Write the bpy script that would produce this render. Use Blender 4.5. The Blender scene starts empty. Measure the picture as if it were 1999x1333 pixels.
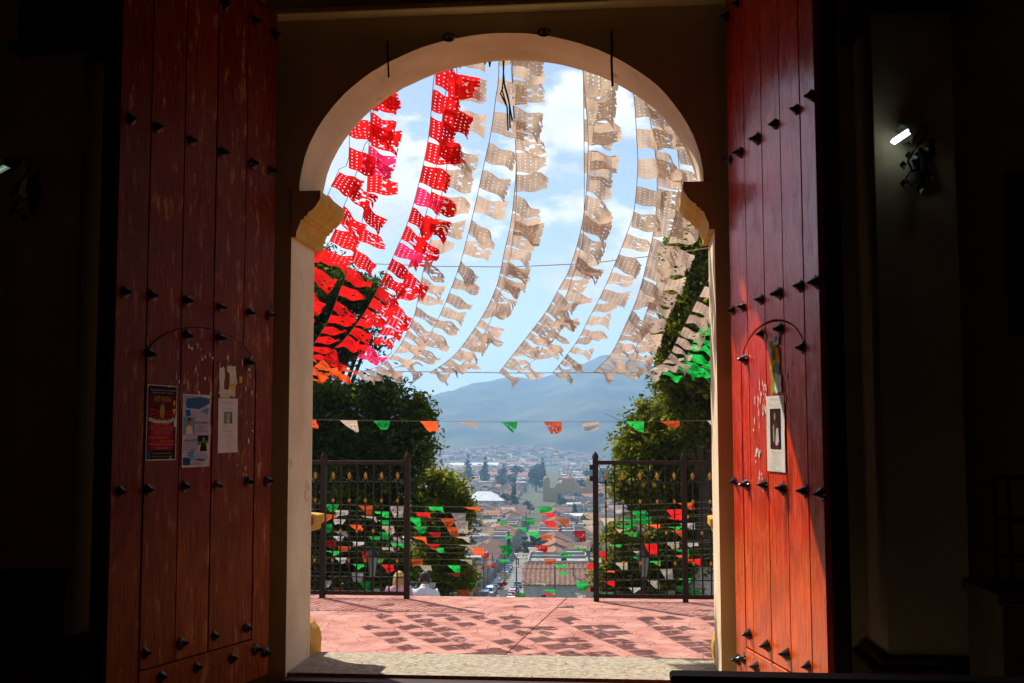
import bpy, bmesh, math, random
from mathutils import Vector, Matrix, noise as mnoise
PI = math.pi
rnd = random.Random(7)
C = bpy.context.scene.collection
scene = bpy.context.scene

# ------------------------------------------------------------------ camera
FWD = Vector((-0.10056021, 0.99165782, 0.08063749)).normalized()
RGT = Vector((0.99487944, 0.10104912, -0.00199501)).normalized()
UPV = RGT.cross(FWD).normalized()
FPX = 2236.39
cam_d = bpy.data.cameras.new('camera'); cam = bpy.data.objects.new('camera', cam_d); C.objects.link(cam)
cam_d.sensor_width = 36.0; cam_d.lens = FPX * 36.0 / 1999.0
cam_d.clip_start = 0.05; cam_d.clip_end = 30000
mw = Matrix((( RGT.x, UPV.x, -FWD.x, 0), (RGT.y, UPV.y, -FWD.y, 0), (RGT.z, UPV.z, -FWD.z, 0), (0, 0, 0, 1)))
cam.matrix_world = mw
scene.camera = cam

# ------------------------------------------------------------------ sun, sky, exposure
SUN_EL, SUN_AZ = math.radians(49), math.radians(45)          # azimuth to the left of the church axis
SUN_DIR = Vector((-math.sin(SUN_AZ) * math.cos(SUN_EL), math.cos(SUN_AZ) * math.cos(SUN_EL), math.sin(SUN_EL)))
sun_d = bpy.data.lights.new('sun', 'SUN'); sun_d.energy = 4.6; sun_d.angle = math.radians(0.5); sun_d.color = (1.0, 0.94, 0.84)
sun = bpy.data.objects.new('sun', sun_d); C.objects.link(sun)
sun.rotation_euler = SUN_DIR.to_track_quat('Z', 'Y').to_euler()

world = bpy.data.worlds.new('World'); scene.world = world; world.use_nodes = True
wn, wl = world.node_tree.nodes, world.node_tree.links
wn.clear()
wout = wn.new('ShaderNodeOutputWorld')
sky = wn.new('ShaderNodeTexSky'); sky.sky_type = 'NISHITA'; sky.sun_disc = False
sky.sun_elevation = SUN_EL; sky.sun_rotation = -SUN_AZ
sky.altitude = 2200; sky.air_density = 1.0; sky.dust_density = 4.0; sky.ozone_density = 1.0
bg1 = wn.new('ShaderNodeBackground'); bg1.inputs['Strength'].default_value = 0.095
bg2 = wn.new('ShaderNodeBackground'); bg2.inputs['Strength'].default_value = 0.70
tc = wn.new('ShaderNodeTexCoord')
mp = wn.new('ShaderNodeMapping'); mp.inputs['Scale'].default_value = (1, 1, 1.7); mp.inputs['Location'].default_value = (9.3, 4.2, 3.3)
nz = wn.new('ShaderNodeTexNoise'); nz.inputs['Scale'].default_value = 7.0; nz.inputs['Detail'].default_value = 9; nz.inputs['Roughness'].default_value = 0.56
nz2 = wn.new('ShaderNodeTexNoise'); nz2.inputs['Scale'].default_value = 9; nz2.inputs['Detail'].default_value = 6
sep = wn.new('ShaderNodeSeparateXYZ')
bias = wn.new('ShaderNodeMapRange')
bias.inputs['From Min'].default_value = 0.17; bias.inputs['From Max'].default_value = 0.36
bias.inputs['To Min'].default_value = 0.05; bias.inputs['To Max'].default_value = -0.08
addn = wn.new('ShaderNodeMath'); addn.operation = 'ADD'
ramp = wn.new('ShaderNodeMapRange'); ramp.interpolation_type = 'SMOOTHSTEP'
ramp.inputs['From Min'].default_value = 0.490; ramp.inputs['From Max'].default_value = 0.560
ccol = wn.new('ShaderNodeMix'); ccol.data_type = 'RGBA'
ccol.inputs[6].default_value = (0.62, 0.69, 0.78, 1); ccol.inputs[7].default_value = (1, 1, 1, 1)
skm = wn.new('ShaderNodeMix'); skm.data_type = 'RGBA'; skm.inputs[0].default_value = 0.17; skm.inputs[7].default_value = (6.2, 6.6, 7.0, 1)
mixs = wn.new('ShaderNodeMixShader')
wl.new(tc.outputs['Generated'], mp.inputs['Vector']); wl.new(mp.outputs['Vector'], nz.inputs['Vector'])
wl.new(mp.outputs['Vector'], nz2.inputs['Vector'])
wl.new(tc.outputs['Generated'], sep.inputs['Vector']); wl.new(sep.outputs['Z'], bias.inputs['Value'])
wl.new(nz.outputs['Fac'], addn.inputs[0]); wl.new(bias.outputs['Result'], addn.inputs[1])
wl.new(addn.outputs[0], ramp.inputs['Value'])
cr = wn.new('ShaderNodeMapRange'); cr.inputs['From Min'].default_value = 0.35; cr.inputs['From Max'].default_value = 0.62
wl.new(nz2.outputs['Fac'], cr.inputs['Value'])
wl.new(cr.outputs['Result'], ccol.inputs[0]); wl.new(ccol.outputs[2], bg2.inputs['Color'])
wl.new(sky.outputs['Color'], skm.inputs[6]); wl.new(skm.outputs[2], bg1.inputs['Color'])
wl.new(ramp.outputs['Result'], mixs.inputs['Fac']); wl.new(bg1.outputs[0], mixs.inputs[1]); wl.new(bg2.outputs[0], mixs.inputs[2])
wl.new(mixs.outputs[0], wout.inputs['Surface'])

vs = scene.view_settings
scene.display_settings.display_device = 'sRGB'
vs.view_transform = 'Standard'; vs.look = 'None'; vs.gamma = 1.0; vs.use_curve_mapping = False; vs.exposure = 0.78
scene.render.engine = 'CYCLES'
cy = scene.cycles
cy.max_bounces = 8; cy.diffuse_bounces = 5; cy.glossy_bounces = 4; cy.transmission_bounces = 6; cy.volume_bounces = 1; cy.transparent_max_bounces = 12
cy.sample_clamp_indirect = 4.0; cy.use_denoising = True
cy.caustics_reflective = False; cy.caustics_refractive = False

# ------------------------------------------------------------------ helpers
def ray(px, py):
    return FWD + RGT * ((px - 999.5) / FPX) - UPV * ((py - 666.5) / FPX)
def P(px, py, Y):
    """point at distance Y from the church axis origin that is seen at photo pixel px, py"""
    v = ray(px, py); return v * (Y / v.y)
def G(px, py, z):
    v = ray(px, py); return v * (z / v.z)

def tag(o, label=None, cat=None, group=None, kind=None):
    if label: o['label'] = label
    if cat: o['category'] = cat
    if group: o['group'] = group
    if kind: o['kind'] = kind
    return o
def thing(name, label, cat, loc=(0, 0, 0), rz=0.0, group=None):
    o = bpy.data.objects.new(name, None); C.objects.link(o); o.empty_display_size = 0.2
    o.location = loc; o.rotation_euler = (0, 0, rz)
    return tag(o, label, cat, group)
def put(name, me, parent=None, loc=(0, 0, 0)):
    o = bpy.data.objects.new(name, me); C.objects.link(o); o.location = loc
    if parent is not None: o.parent = parent
    return o
def copy_tree(o, parent=None):
    c = o.copy(); C.objects.link(c)
    if parent is not None: c.parent = parent
    for ch in list(o.children): copy_tree(ch, c)
    return c

_ONES = ['', 'first', 'second', 'third', 'fourth', 'fifth', 'sixth', 'seventh', 'eighth', 'ninth', 'tenth', 'eleventh', 'twelfth', 'thirteenth', 'fourteenth', 'fifteenth', 'sixteenth', 'seventeenth', 'eighteenth', 'nineteenth']
_TENS = ['', '', 'twenty', 'thirty', 'forty', 'fifty', 'sixty', 'seventy', 'eighty', 'ninety']
def ordinal(n):
    if n < 20: return _ONES[n]
    if n < 100: return _TENS[n // 10][:-1] + 'ieth' if n % 10 == 0 else _TENS[n // 10] + '-' + _ONES[n % 10]
    return 'hundred-and-' + ordinal(n - 100)

class MB:
    """collects shapes, builds ONE mesh object"""
    def __init__(s): s.v = []; s.f = []; s.m = []; s.mi = 0
    def add(s, vs_, fs):
        b = len(s.v); s.v += [tuple(q) for q in vs_]
        for f in fs: s.f.append(tuple(b + i for i in f)); s.m.append(s.mi)
        return s
    def box(s, x0, x1, y0, y1, z0, z1, M=None):
        vs_ = [Vector((x, y, z)) for x in (x0, x1) for y in (y0, y1) for z in (z0, z1)]
        if M is not None: vs_ = [M @ q for q in vs_]
        return s.add(vs_, [(0, 1, 3, 2), (4, 6, 7, 5), (0, 4, 5, 1), (2, 3, 7, 6), (0, 2, 6, 4), (1, 5, 7, 3)])
    def prism(s, poly, f0, f1):
        """poly: 2D points; f0/f1 map a 2D point to 3D for the two ends"""
        n = len(poly)
        vs_ = [f0(p) for p in poly] + [f1(p) for p in poly]
        fs = [tuple(range(n - 1, -1, -1)), tuple(range(n, 2 * n))] + [(i, (i + 1) % n, n + (i + 1) % n, n + i) for i in range(n)]
        return s.add(vs_, fs)
    def tube(s, pts, r, n=6, cap=True):
        pts = [Vector(p) for p in pts]; rings = []
        up = Vector((0.13, 0.21, 0.97))
        for i, p in enumerate(pts):
            t = (pts[min(i + 1, len(pts) - 1)] - pts[max(i - 1, 0)]).normalized()
            a = t.cross(up)
            if a.length < 0.05: a = t.cross(Vector((1, 0, 0)))
            a.normalize(); b = t.cross(a).normalized()
            rr = r[i] if isinstance(r, (list, tuple)) else r
            rings.append([p + (a * math.cos(2 * PI * k / n) + b * math.sin(2 * PI * k / n)) * rr for k in range(n)])
        vs_ = [q for ring in rings for q in ring]; fs = []
        for i in range(len(pts) - 1):
            for k in range(n): fs.append((i * n + k, i * n + (k + 1) % n, (i + 1) * n + (k + 1) % n, (i + 1) * n + k))
        if cap: fs += [tuple(range(n)), tuple(range((len(pts) - 1) * n, len(pts) * n))]
        return s.add(vs_, fs)
    def lathe(s, prof, o, axis=(0, 0, 1), n=12):
        """prof: (radius, height) pairs"""
        ax = Vector(axis).normalized(); a = ax.cross(Vector((0.3, 0.9, 0.1))).normalized(); b = ax.cross(a); o = Vector(o)
        vs_ = []; fs = []
        for r, h in prof:
            for k in range(n): vs_.append(o + ax * h + (a * math.cos(2 * PI * k / n) + b * math.sin(2 * PI * k / n)) * max(r, 1e-4))
        for i in range(len(prof) - 1):
            for k in range(n): fs.append((i * n + k, i * n + (k + 1) % n, (i + 1) * n + (k + 1) % n, (i + 1) * n + k))
        fs += [tuple(range(n)), tuple(range((len(prof) - 1) * n, len(prof) * n))]
        return s.add(vs_, fs)
    def mesh(s, name, mats, smooth=False, recalc=True, off=Vector((0, 0, 0)), bevel=0):
        me = bpy.data.meshes.new(name)
        off = Vector(off)
        me.from_pydata([tuple(Vector(q) - off) for q in s.v], [], s.f)
        if not isinstance(mats, (list, tuple)): mats = [mats]
        for m in mats: me.materials.append(m)
        if len(mats) > 1: me.polygons.foreach_set('material_index', s.m)
        if recalc or bevel:
            bm = bmesh.new(); bm.from_mesh(me)
            if bevel:
                bmesh.ops.remove_doubles(bm, verts=bm.verts, dist=1e-5)
                es = [e for e in bm.edges if len(e.link_faces) == 2 and e.calc_face_angle(0) > 0.5]
                bmesh.ops.bevel(bm, geom=es, offset=bevel, segments=1, affect='EDGES', clamp_overlap=True)
            bmesh.ops.recalc_face_normals(bm, faces=bm.faces); bm.to_mesh(me); bm.free()
        if smooth: me.polygons.foreach_set('use_smooth', [True] * len(me.polygons))
        me.update(); return me
    def build(s, name, mats, parent=None, local=False, base=None, **kw):
        """world coordinates unless local; base = origin of a top-level object"""
        off = Vector((0, 0, 0))
        if parent is not None and not local:
            q = parent
            while q is not None: off += q.location; q = q.parent
        if base is not None: off = Vector(base)
        me = s.mesh(name, mats, off=off, **kw)
        return put(name, me, parent, loc=(base if base is not None else (0, 0, 0)))

# ------------------------------------------------------------------ materials
def mat(name, c1, c2=None, rough=0.8, scale=6.0, detail=6, bump=0.0, bscale=None, spec=0.3, stretch=(1, 1, 1), metal=0.0, coat=0.0, contrast=(0.35, 0.65), bdist=0.01):
    m = bpy.data.materials.new(name); m.use_nodes = True
    n, l = m.node_tree.nodes, m.node_tree.links
    b = n['Principled BSDF']
    b.inputs['Roughness'].default_value = rough; b.inputs['Specular IOR Level'].default_value = spec; b.inputs['Metallic'].default_value = metal
    b.inputs['Coat Weight'].default_value = coat
    t = n.new('ShaderNodeTexCoord'); mpn = n.new('ShaderNodeMapping'); mpn.inputs['Scale'].default_value = stretch
    l.new(t.outputs['Object'], mpn.inputs['Vector'])
    if c2 is not None:
        z = n.new('ShaderNodeTexNoise'); z.inputs['Scale'].default_value = scale; z.inputs['Detail'].default_value = detail
        l.new(mpn.outputs[0], z.inputs['Vector'])
        r = n.new('ShaderNodeMapRange'); r.inputs['From Min'].default_value = contrast[0]; r.inputs['From Max'].default_value = contrast[1]
        l.new(z.outputs['Fac'], r.inputs['Value'])
        x = n.new('ShaderNodeMix'); x.data_type = 'RGBA'
        x.inputs[6].default_value = (*c1, 1); x.inputs[7].default_value = (*c2, 1)
        l.new(r.outputs['Result'], x.inputs[0]); l.new(x.outputs[2], b.inputs['Base Color'])
    else: b.inputs['Base Color'].default_value = (*c1, 1)
    if bump:
        z2 = n.new('ShaderNodeTexNoise'); z2.inputs['Scale'].default_value = bscale or scale * 4; z2.inputs['Detail'].default_value = 8
        l.new(mpn.outputs[0], z2.inputs['Vector'])
        bp = n.new('ShaderNodeBump'); bp.inputs['Strength'].default_value = bump; bp.inputs['Distance'].default_value = bdist
        l.new(z2.outputs['Fac'], bp.inputs['Height']); l.new(bp.outputs[0], b.inputs['Normal'])
    return m
def translucent(name, dif, tra, w=0.5, vary=0.0, shade_var=0.0):
    m = bpy.data.materials.new(name); m.use_nodes = True
    n, l = m.node_tree.nodes, m.node_tree.links; n.clear()
    o = n.new('ShaderNodeOutputMaterial'); d = n.new('ShaderNodeBsdfDiffuse'); t = n.new('ShaderNodeBsdfTranslucent'); x = n.new('ShaderNodeMixShader')
    d.inputs['Color'].default_value = (*dif, 1); t.inputs['Color'].default_value = (*tra, 1); x.inputs['Fac'].default_value = w
    if vary:
        oi = n.new('ShaderNodeObjectInfo'); tcn = n.new('ShaderNodeTexCoord'); z = n.new('ShaderNodeTexNoise'); z.inputs['Scale'].default_value = vary; z.inputs['Detail'].default_value = 3
        l.new(tcn.outputs['Object'], z.inputs['Vector'])
        mr = n.new('ShaderNodeMapRange'); mr.inputs['From Min'].default_value = 0.3; mr.inputs['From Max'].default_value = 0.7; mr.inputs['To Min'].default_value = 0.55; mr.inputs['To Max'].default_value = 1.35
        l.new(z.outputs['Fac'], mr.inputs['Value'])
        if shade_var:
            fm = n.new('ShaderNodeMapRange'); fm.inputs['To Min'].default_value = 1 - shade_var; fm.inputs['To Max'].default_value = 1 + shade_var * .5; l.new(oi.outputs['Random'], fm.inputs['Value'])  # random brightness per flag, standing in for fold shading
            mm_ = n.new('ShaderNodeMath'); mm_.operation = 'MULTIPLY'; l.new(mr.outputs['Result'], mm_.inputs[0]); l.new(fm.outputs['Result'], mm_.inputs[1]); fac = mm_.outputs[0]
            mr.inputs['To Min'].default_value = .85; mr.inputs['To Max'].default_value = 1.12
        else: fac = mr.outputs['Result']
        for sh, col in ((d, dif), (t, tra)):
            mm = n.new('ShaderNodeMix'); mm.data_type = 'RGBA'; mm.blend_type = 'MULTIPLY'; mm.inputs[0].default_value = 1.0
            mm.inputs[6].default_value = (*col, 1)
            cmb = n.new('ShaderNodeCombineColor')
            for k in range(3): l.new(fac, cmb.inputs[k])
            l.new(cmb.outputs[0], mm.inputs[7]); l.new(mm.outputs[2], sh.inputs['Color'])
    l.new(d.outputs[0], x.inputs[1]); l.new(t.outputs[0], x.inputs[2]); l.new(x.outputs[0], o.inputs['Surface'])
    return m
def emit(name, col, strength):
    m = bpy.data.materials.new(name); m.use_nodes = True
    b = m.node_tree.nodes['Principled BSDF']; b.inputs['Emission Color'].default_value = (*col, 1); b.inputs['Emission Strength'].default_value = strength
    b.inputs['Base Color'].default_value = (*col, 1); return m

def door_paint(name, paint, paint2, bare, wear, spec=0.5, coat=0.0, foot_col=None):
    """old varnished paint on vertical planks: grain along z, paint worn to bare wood in patches"""
    m = bpy.data.materials.new(name); m.use_nodes = True
    n, l = m.node_tree.nodes, m.node_tree.links; b = n['Principled BSDF']
    t = n.new('ShaderNodeTexCoord')
    oi = n.new('ShaderNodeObjectInfo'); om = n.new('ShaderNodeVectorMath'); om.operation = 'SCALE'; om.inputs[0].default_value = (7.3, 3.1, 11.7); l.new(oi.outputs['Random'], om.inputs['Scale'])
    def noise(sc, st, det=8, ro=0.6):
        mpn = n.new('ShaderNodeMapping'); mpn.inputs['Scale'].default_value = st; l.new(t.outputs['Object'], mpn.inputs['Vector']); l.new(om.outputs[0], mpn.inputs['Location'])
        z = n.new('ShaderNodeTexNoise'); z.inputs['Scale'].default_value = sc; z.inputs['Detail'].default_value = det; z.inputs['Roughness'].default_value = ro
        l.new(mpn.outputs[0], z.inputs['Vector']); return z.outputs['Fac']
    def rng(v, a, c, lo=0.0, hi=1.0):
        r = n.new('ShaderNodeMapRange'); r.inputs['From Min'].default_value = a; r.inputs['From Max'].default_value = c
        r.inputs['To Min'].default_value = lo; r.inputs['To Max'].default_value = hi; l.new(v, r.inputs['Value']); return r.outputs['Result']
    def mix(f, a, c):
        x = n.new('ShaderNodeMix'); x.data_type = 'RGBA'; l.new(f, x.inputs[0])
        for i, q in ((6, a), (7, c)):
            if isinstance(q, tuple): x.inputs[i].default_value = (*q, 1)
            else: l.new(q, x.inputs[i])
        return x.outputs[2]
    grain = noise(9, (9, 9, 0.55)); blot = noise(1.6, (1, 1, 0.6), 5); fine = noise(60, (4, 4, 0.35), 4); worn = noise(7, (2.4, 2.4, 0.8), 10, 0.7)
    base = mix(rng(blot, 0.35, 0.65), paint, paint2)
    if foot_col is not None:      # separate colour at the foot, ragged upper limit; weathered on the dull leaf
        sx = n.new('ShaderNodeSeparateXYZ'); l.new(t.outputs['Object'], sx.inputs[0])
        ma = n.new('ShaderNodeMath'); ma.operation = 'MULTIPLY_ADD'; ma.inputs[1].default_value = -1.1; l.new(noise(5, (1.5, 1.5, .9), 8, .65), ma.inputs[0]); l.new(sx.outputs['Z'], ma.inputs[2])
        base = mix(rng(ma.outputs[0], -1.25, -0.95, 1.0, 0.0), base, foot_col)
    w = rng(worn, wear, wear + 0.10)
    col = mix(w, base, bare)
    dk = n.new('ShaderNodeMix'); dk.data_type = 'RGBA'; dk.blend_type = 'MULTIPLY'; dk.inputs[0].default_value = 0.75
    cmb = n.new('ShaderNodeCombineColor'); gm = n.new('ShaderNodeMath'); gm.operation = 'MULTIPLY'; l.new(rng(grain, 0.34, 0.60, 0.35, 1.2), gm.inputs[0]); l.new(rng(oi.outputs['Random'], 0, 1, .78, 1.12), gm.inputs[1]); gg = gm.outputs[0]
    for k in range(3): l.new(gg, cmb.inputs[k])
    l.new(col, dk.inputs[6]); l.new(cmb.outputs[0], dk.inputs[7]); l.new(dk.outputs[2], b.inputs['Base Color'])
    ad = n.new('ShaderNodeMath'); ad.operation = 'ADD'; l.new(rng(worn, 0.4, 0.75, 0.24, 0.5), ad.inputs[0]); l.new(rng(fine, 0.3, 0.7, -0.04, 0.08), ad.inputs[1])
    l.new(ad.outputs[0], b.inputs['Roughness']); b.inputs['Specular IOR Level'].default_value = spec; b.inputs['Coat Weight'].default_value = coat; b.inputs['Coat IOR'].default_value = 1.75; l.new(rng(worn, 0.40, 0.70, 0.13, 0.42), b.inputs['Coat Roughness'])
    cb = n.new('ShaderNodeBump'); cb.inputs['Strength'].default_value = 0.12; cb.inputs['Distance'].default_value = 0.004; l.new(grain, cb.inputs['Height']); l.new(cb.outputs[0], b.inputs['Coat Normal'])
    bp = n.new('ShaderNodeBump'); bp.inputs['Strength'].default_value = 0.42; bp.inputs['Distance'].default_value = 0.006
    s2 = n.new('ShaderNodeMath'); s2.operation = 'ADD'; l.new(grain, s2.inputs[0]); l.new(fine, s2.inputs[1])
    l.new(s2.outputs[0], bp.inputs['Height']); l.new(bp.outputs[0], b.inputs['Normal'])
    return m

M_WALL_IN = mat('wall_plaster', (0.68, 0.64, 0.36), (0.58, 0.53, 0.29), 0.9, 2.0, bump=0.25, bscale=30)
M_REVEAL = mat('cream_plaster', (0.78, 0.61, 0.41), (0.62, 0.46, 0.29), 0.9, 2.4, detail=12, bump=0.5, bscale=16)
def chip(m, dark, lo, scale):
    n, l = m.node_tree.nodes, m.node_tree.links; b = n['Principled BSDF']; old = b.inputs['Base Color'].links[0].from_socket
    t = n.new('ShaderNodeTexCoord'); z = n.new('ShaderNodeTexNoise'); z.inputs['Scale'].default_value = scale; z.inputs['Detail'].default_value = 10; z.inputs['Roughness'].default_value = .65; l.new(t.outputs['Object'], z.inputs['Vector'])
    r = n.new('ShaderNodeMapRange'); r.inputs['From Min'].default_value = lo; r.inputs['From Max'].default_value = lo + .03; l.new(z.outputs['Fac'], r.inputs['Value'])
    x = n.new('ShaderNodeMix'); x.data_type = 'RGBA'; l.new(r.outputs['Result'], x.inputs[0]); l.new(old, x.inputs[6]); x.inputs[7].default_value = (*dark, 1); l.new(x.outputs[2], b.inputs['Base Color'])
chip(M_REVEAL, (0.52, 0.39, 0.26), .63, 3.5); chip(M_WALL_IN, (0.30, 0.26, 0.15), .66, 4.0)
M_OCHRE = mat('ochre_paint', (0.60, 0.31, 0.008), (0.46, 0.22, 0.006), 0.7, 9.0, bump=0.2, bscale=40)
M_FACADE = mat('facade_paint', (0.72, 0.60, 0.42), (0.62, 0.50, 0.34), 0.9, 2.0, bump=0.2)
M_NAVE = mat('nave_plaster', (0.78, 0.66, 0.48), (0.70, 0.58, 0.42), 0.9, 2.0, bump=0.2)
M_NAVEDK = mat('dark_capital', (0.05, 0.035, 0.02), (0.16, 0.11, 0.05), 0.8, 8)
M_FLOOR = mat('floor_stone', (0.32, 0.27, 0.19), (0.24, 0.19, 0.13), 0.6, 5, bump=0.1)
M_THR = mat('threshold_concrete', (0.45, 0.39, 0.29), (0.20, 0.165, 0.12), 0.95, 34, detail=12, bump=0.9, bscale=45, contrast=(0.3, 0.7))
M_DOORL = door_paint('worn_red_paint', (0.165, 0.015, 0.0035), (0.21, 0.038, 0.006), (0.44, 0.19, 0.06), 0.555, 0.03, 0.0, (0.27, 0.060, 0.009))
M_DOORR = door_paint('glossy_red_paint', (0.78, 0.022, 0.006), (0.82, 0.055, 0.004), (0.30, 0.030, 0.010), 0.62, 0.1, 0.72, (0.88, 0.11, 0.003))  # last colour: brighter orange towards the foot of the leaf
M_DOORBK = mat('door_backing', (0.02, 0.008, 0.005), (0.03, 0.012, 0.008), 0.8, 10)
M_STUD = mat('black_iron', (0.012, 0.011, 0.012), (0.022, 0.019, 0.018), 0.28, 30, spec=0.6, metal=0.3)
M_IRON = mat('brown_iron', (0.015, 0.007, 0.005), (0.010, 0.005, 0.004), 0.55, 14, spec=0.25)
M_GOLD = mat('gold_paint', (0.50, 0.23, 0.02), (0.34, 0.14, 0.015), 0.45, 20)
M_TRUNK = mat('bark', (0.07, 0.05, 0.035), (0.035, 0.026, 0.018), 0.95, 12, bump=0.8, stretch=(3, 3, 0.8))
M_LIME = mat('limewash', (0.52, 0.5, 0.46), (0.36, 0.34, 0.3), 0.95, 9, bump=0.4)
M_ROPE = mat('rope', (0.16, 0.13, 0.09), None, 0.9)
M_WIRE = mat('black_wire', (0.012, 0.012, 0.012), None, 0.6)
M_PAPER = mat('paper', (0.70, 0.63, 0.55), (0.62, 0.55, 0.47), 0.8, 14)
M_RED = translucent('red_tissue', (0.66, 0.018, 0.018), (0.72, 0.012, 0.012), 0.58, 9, .28)
M_ORANGE = translucent('orange_tissue', (0.84, 0.13, 0.03), (0.9, 0.10, 0.02), 0.55, 9, .28)
M_WHITE = translucent('white_tissue', (0.70, 0.67, 0.63), (0.41, 0.31, 0.225), 0.5, 9, .28)
M_GREEN = translucent('green_tissue', (0.015, 0.42, 0.07), (0.015, 0.5, 0.07), 0.5, 9)
M_PINK = translucent('pink_tissue', (0.85, 0.04, 0.12), (0.85, 0.03, 0.13), 0.6, 9)

# pink stamped concrete: pinkish red, pale scuffs, crackle relief
def make_pink():
    m = mat('pink_stamped_concrete', (0.33, 0.120, 0.095), (0.475, 0.23, 0.182), 0.88, 2.6, detail=14, contrast=(0.36, 0.64))
    n, l = m.node_tree.nodes, m.node_tree.links; b = n['Principled BSDF']
    t = n.new('ShaderNodeTexCoord')
    v = n.new('ShaderNodeTexVoronoi'); v.feature = 'DISTANCE_TO_EDGE'; v.inputs['Scale'].default_value = 4.5
    zz = n.new('ShaderNodeTexNoise'); zz.inputs['Scale'].default_value = 3; zz.inputs['Detail'].default_value = 5
    mx = n.new('ShaderNodeMix'); mx.data_type = 'RGBA'; mx.inputs[0].default_value = 0.12
    l.new(t.outputs['Object'], zz.inputs['Vector']); l.new(t.outputs['Object'], mx.inputs[6]); l.new(zz.outputs['Color'], mx.inputs[7]); l.new(mx.outputs[2], v.inputs['Vector'])
    r = n.new('ShaderNodeMapRange'); r.inputs['From Max'].default_value = 0.05; l.new(v.outputs['Distance'], r.inputs['Value'])
    bp = n.new('ShaderNodeBump'); bp.inputs['Strength'].default_value = 0.7; bp.inputs['Distance'].default_value = 0.012
    z2 = n.new('ShaderNodeTexNoise'); z2.inputs['Scale'].default_value = 26; z2.inputs['Detail'].default_value = 8; l.new(t.outputs['Object'], z2.inputs['Vector'])
    ad = n.new('ShaderNodeMath'); ad.operation = 'MULTIPLY_ADD'; ad.inputs[1].default_value = 0.5; l.new(z2.outputs['Fac'], ad.inputs[0]); l.new(r.outputs['Result'], ad.inputs[2])
    l.new(ad.outputs[0], bp.inputs['Height']); l.new(bp.outputs[0], b.inputs['Normal'])
    cm = n.new('ShaderNodeMapRange'); cm.inputs['From Min'].default_value = 0.004; cm.inputs['From Max'].default_value = 0.014; l.new(v.outputs['Distance'], cm.inputs['Value'])
    cn = n.new('ShaderNodeTexNoise'); cn.inputs['Scale'].default_value = 2.2; cn.inputs['Detail'].default_value = 6; l.new(t.outputs['Object'], cn.inputs['Vector'])
    cn2 = n.new('ShaderNodeMapRange'); cn2.inputs['From Min'].default_value = 0.50; cn2.inputs['From Max'].default_value = 0.58; l.new(cn.outputs['Fac'], cn2.inputs['Value'])
    cx = n.new('ShaderNodeMath'); cx.operation = 'MAXIMUM'; l.new(cm.outputs['Result'], cx.inputs[0]); l.new(cn2.outputs['Result'], cx.inputs[1])
    ob_ = b.inputs['Base Color'].links[0].from_socket; x1 = n.new('ShaderNodeMix'); x1.data_type = 'RGBA'; x1.inputs[6].default_value = (0.13, 0.05, 0.04, 1); l.new(cx.outputs[0], x1.inputs[0]); l.new(ob_, x1.inputs[7]); l.new(x1.outputs[2], b.inputs['Base Color'])
    # specks of grit and worn paint
    z3 = n.new('ShaderNodeTexNoise'); z3.inputs['Scale'].default_value = 55; z3.inputs['Detail'].default_value = 3; l.new(t.outputs['Object'], z3.inputs['Vector'])
    r3 = n.new('ShaderNodeMapRange'); r3.inputs['From Min'].default_value = 0.62; r3.inputs['From Max'].default_value = 0.72; l.new(z3.outputs['Fac'], r3.inputs['Value'])
    old = b.inputs['Base Color'].links[0].from_socket
    x2 = n.new('ShaderNodeMix'); x2.data_type = 'RGBA'; l.new(r3.outputs['Result'], x2.inputs[0]); l.new(old, x2.inputs[6]); x2.inputs[7].default_value = (0.24, 0.10, 0.08, 1)
    l.new(x2.outputs[2], b.inputs['Base Color'])
    return m
M_PINKC = make_pink()

# ------------------------------------------------------------------ lettering meshes (made first, while the scene is small)
_texts = {}
def prepare_texts(words_):
    tmp = []
    for w in words_:
        cu = bpy.data.curves.new('lettering', 'FONT'); cu.body = w; cu.resolution_u = 1; cu.size = 1.0
        o = bpy.data.objects.new('lettering', cu); C.objects.link(o); tmp.append((w, o, cu))
    dg = bpy.context.evaluated_depsgraph_get(); dg.update()
    for w, o, cu in tmp:
        me = bpy.data.meshes.new_from_object(o.evaluated_get(dg))
        vs_ = [(q.co.x, q.co.y) for q in me.vertices]; fs = [tuple(p.vertices) for p in me.polygons]
        if vs_:
            x0 = min(a for a, _ in vs_); x1 = max(a for a, _ in vs_); y0 = min(b for _, b in vs_); y1 = max(b for _, b in vs_)
            _texts[w] = ([((a - x0) / (x1 - x0), (b - y0) / (y1 - y0)) for a, b in vs_], fs)
        bpy.data.meshes.remove(me); bpy.data.objects.remove(o); bpy.data.curves.remove(cu)
T1 = ['Gran encuentro de la comunidad', 'familia y barrio invitan', 'ANTORCHA', 'LAS GUADALUPE', 'NO ES POR CAPITA', 'El domingo saldremos a caminar por la ciudad', 'Nos reunimos temprano frente al atrio y seguimos',
      'el camino a la ciudad de barrio', 'Inscribete en tu parroquia', 'AMO ESTA GRAN EXPERIENCIA', 'SE PARTE DE NOSOTROS', 'Domicilio: Calle Real de Guadalupe', 'Centro la Catedral', 'Para mas informacion a los Tels:', '967 106 71 46  967 101 14 02']
T2 = ['Encuentro', 'musica y palabra para todos', 'tarde de canto y', 'poesia y cuento', 'en el', 'Teatro', 'Roberto Ramires', 'Productor y autor', 'Director escena', 'a Rosita Balderas', 'Humberto Padilla', 'Productor general', 'actor de la obra', 'de Rosita Balderas', 'Una noche de', 'musica y teatro', 'Entrada Libre']
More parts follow.
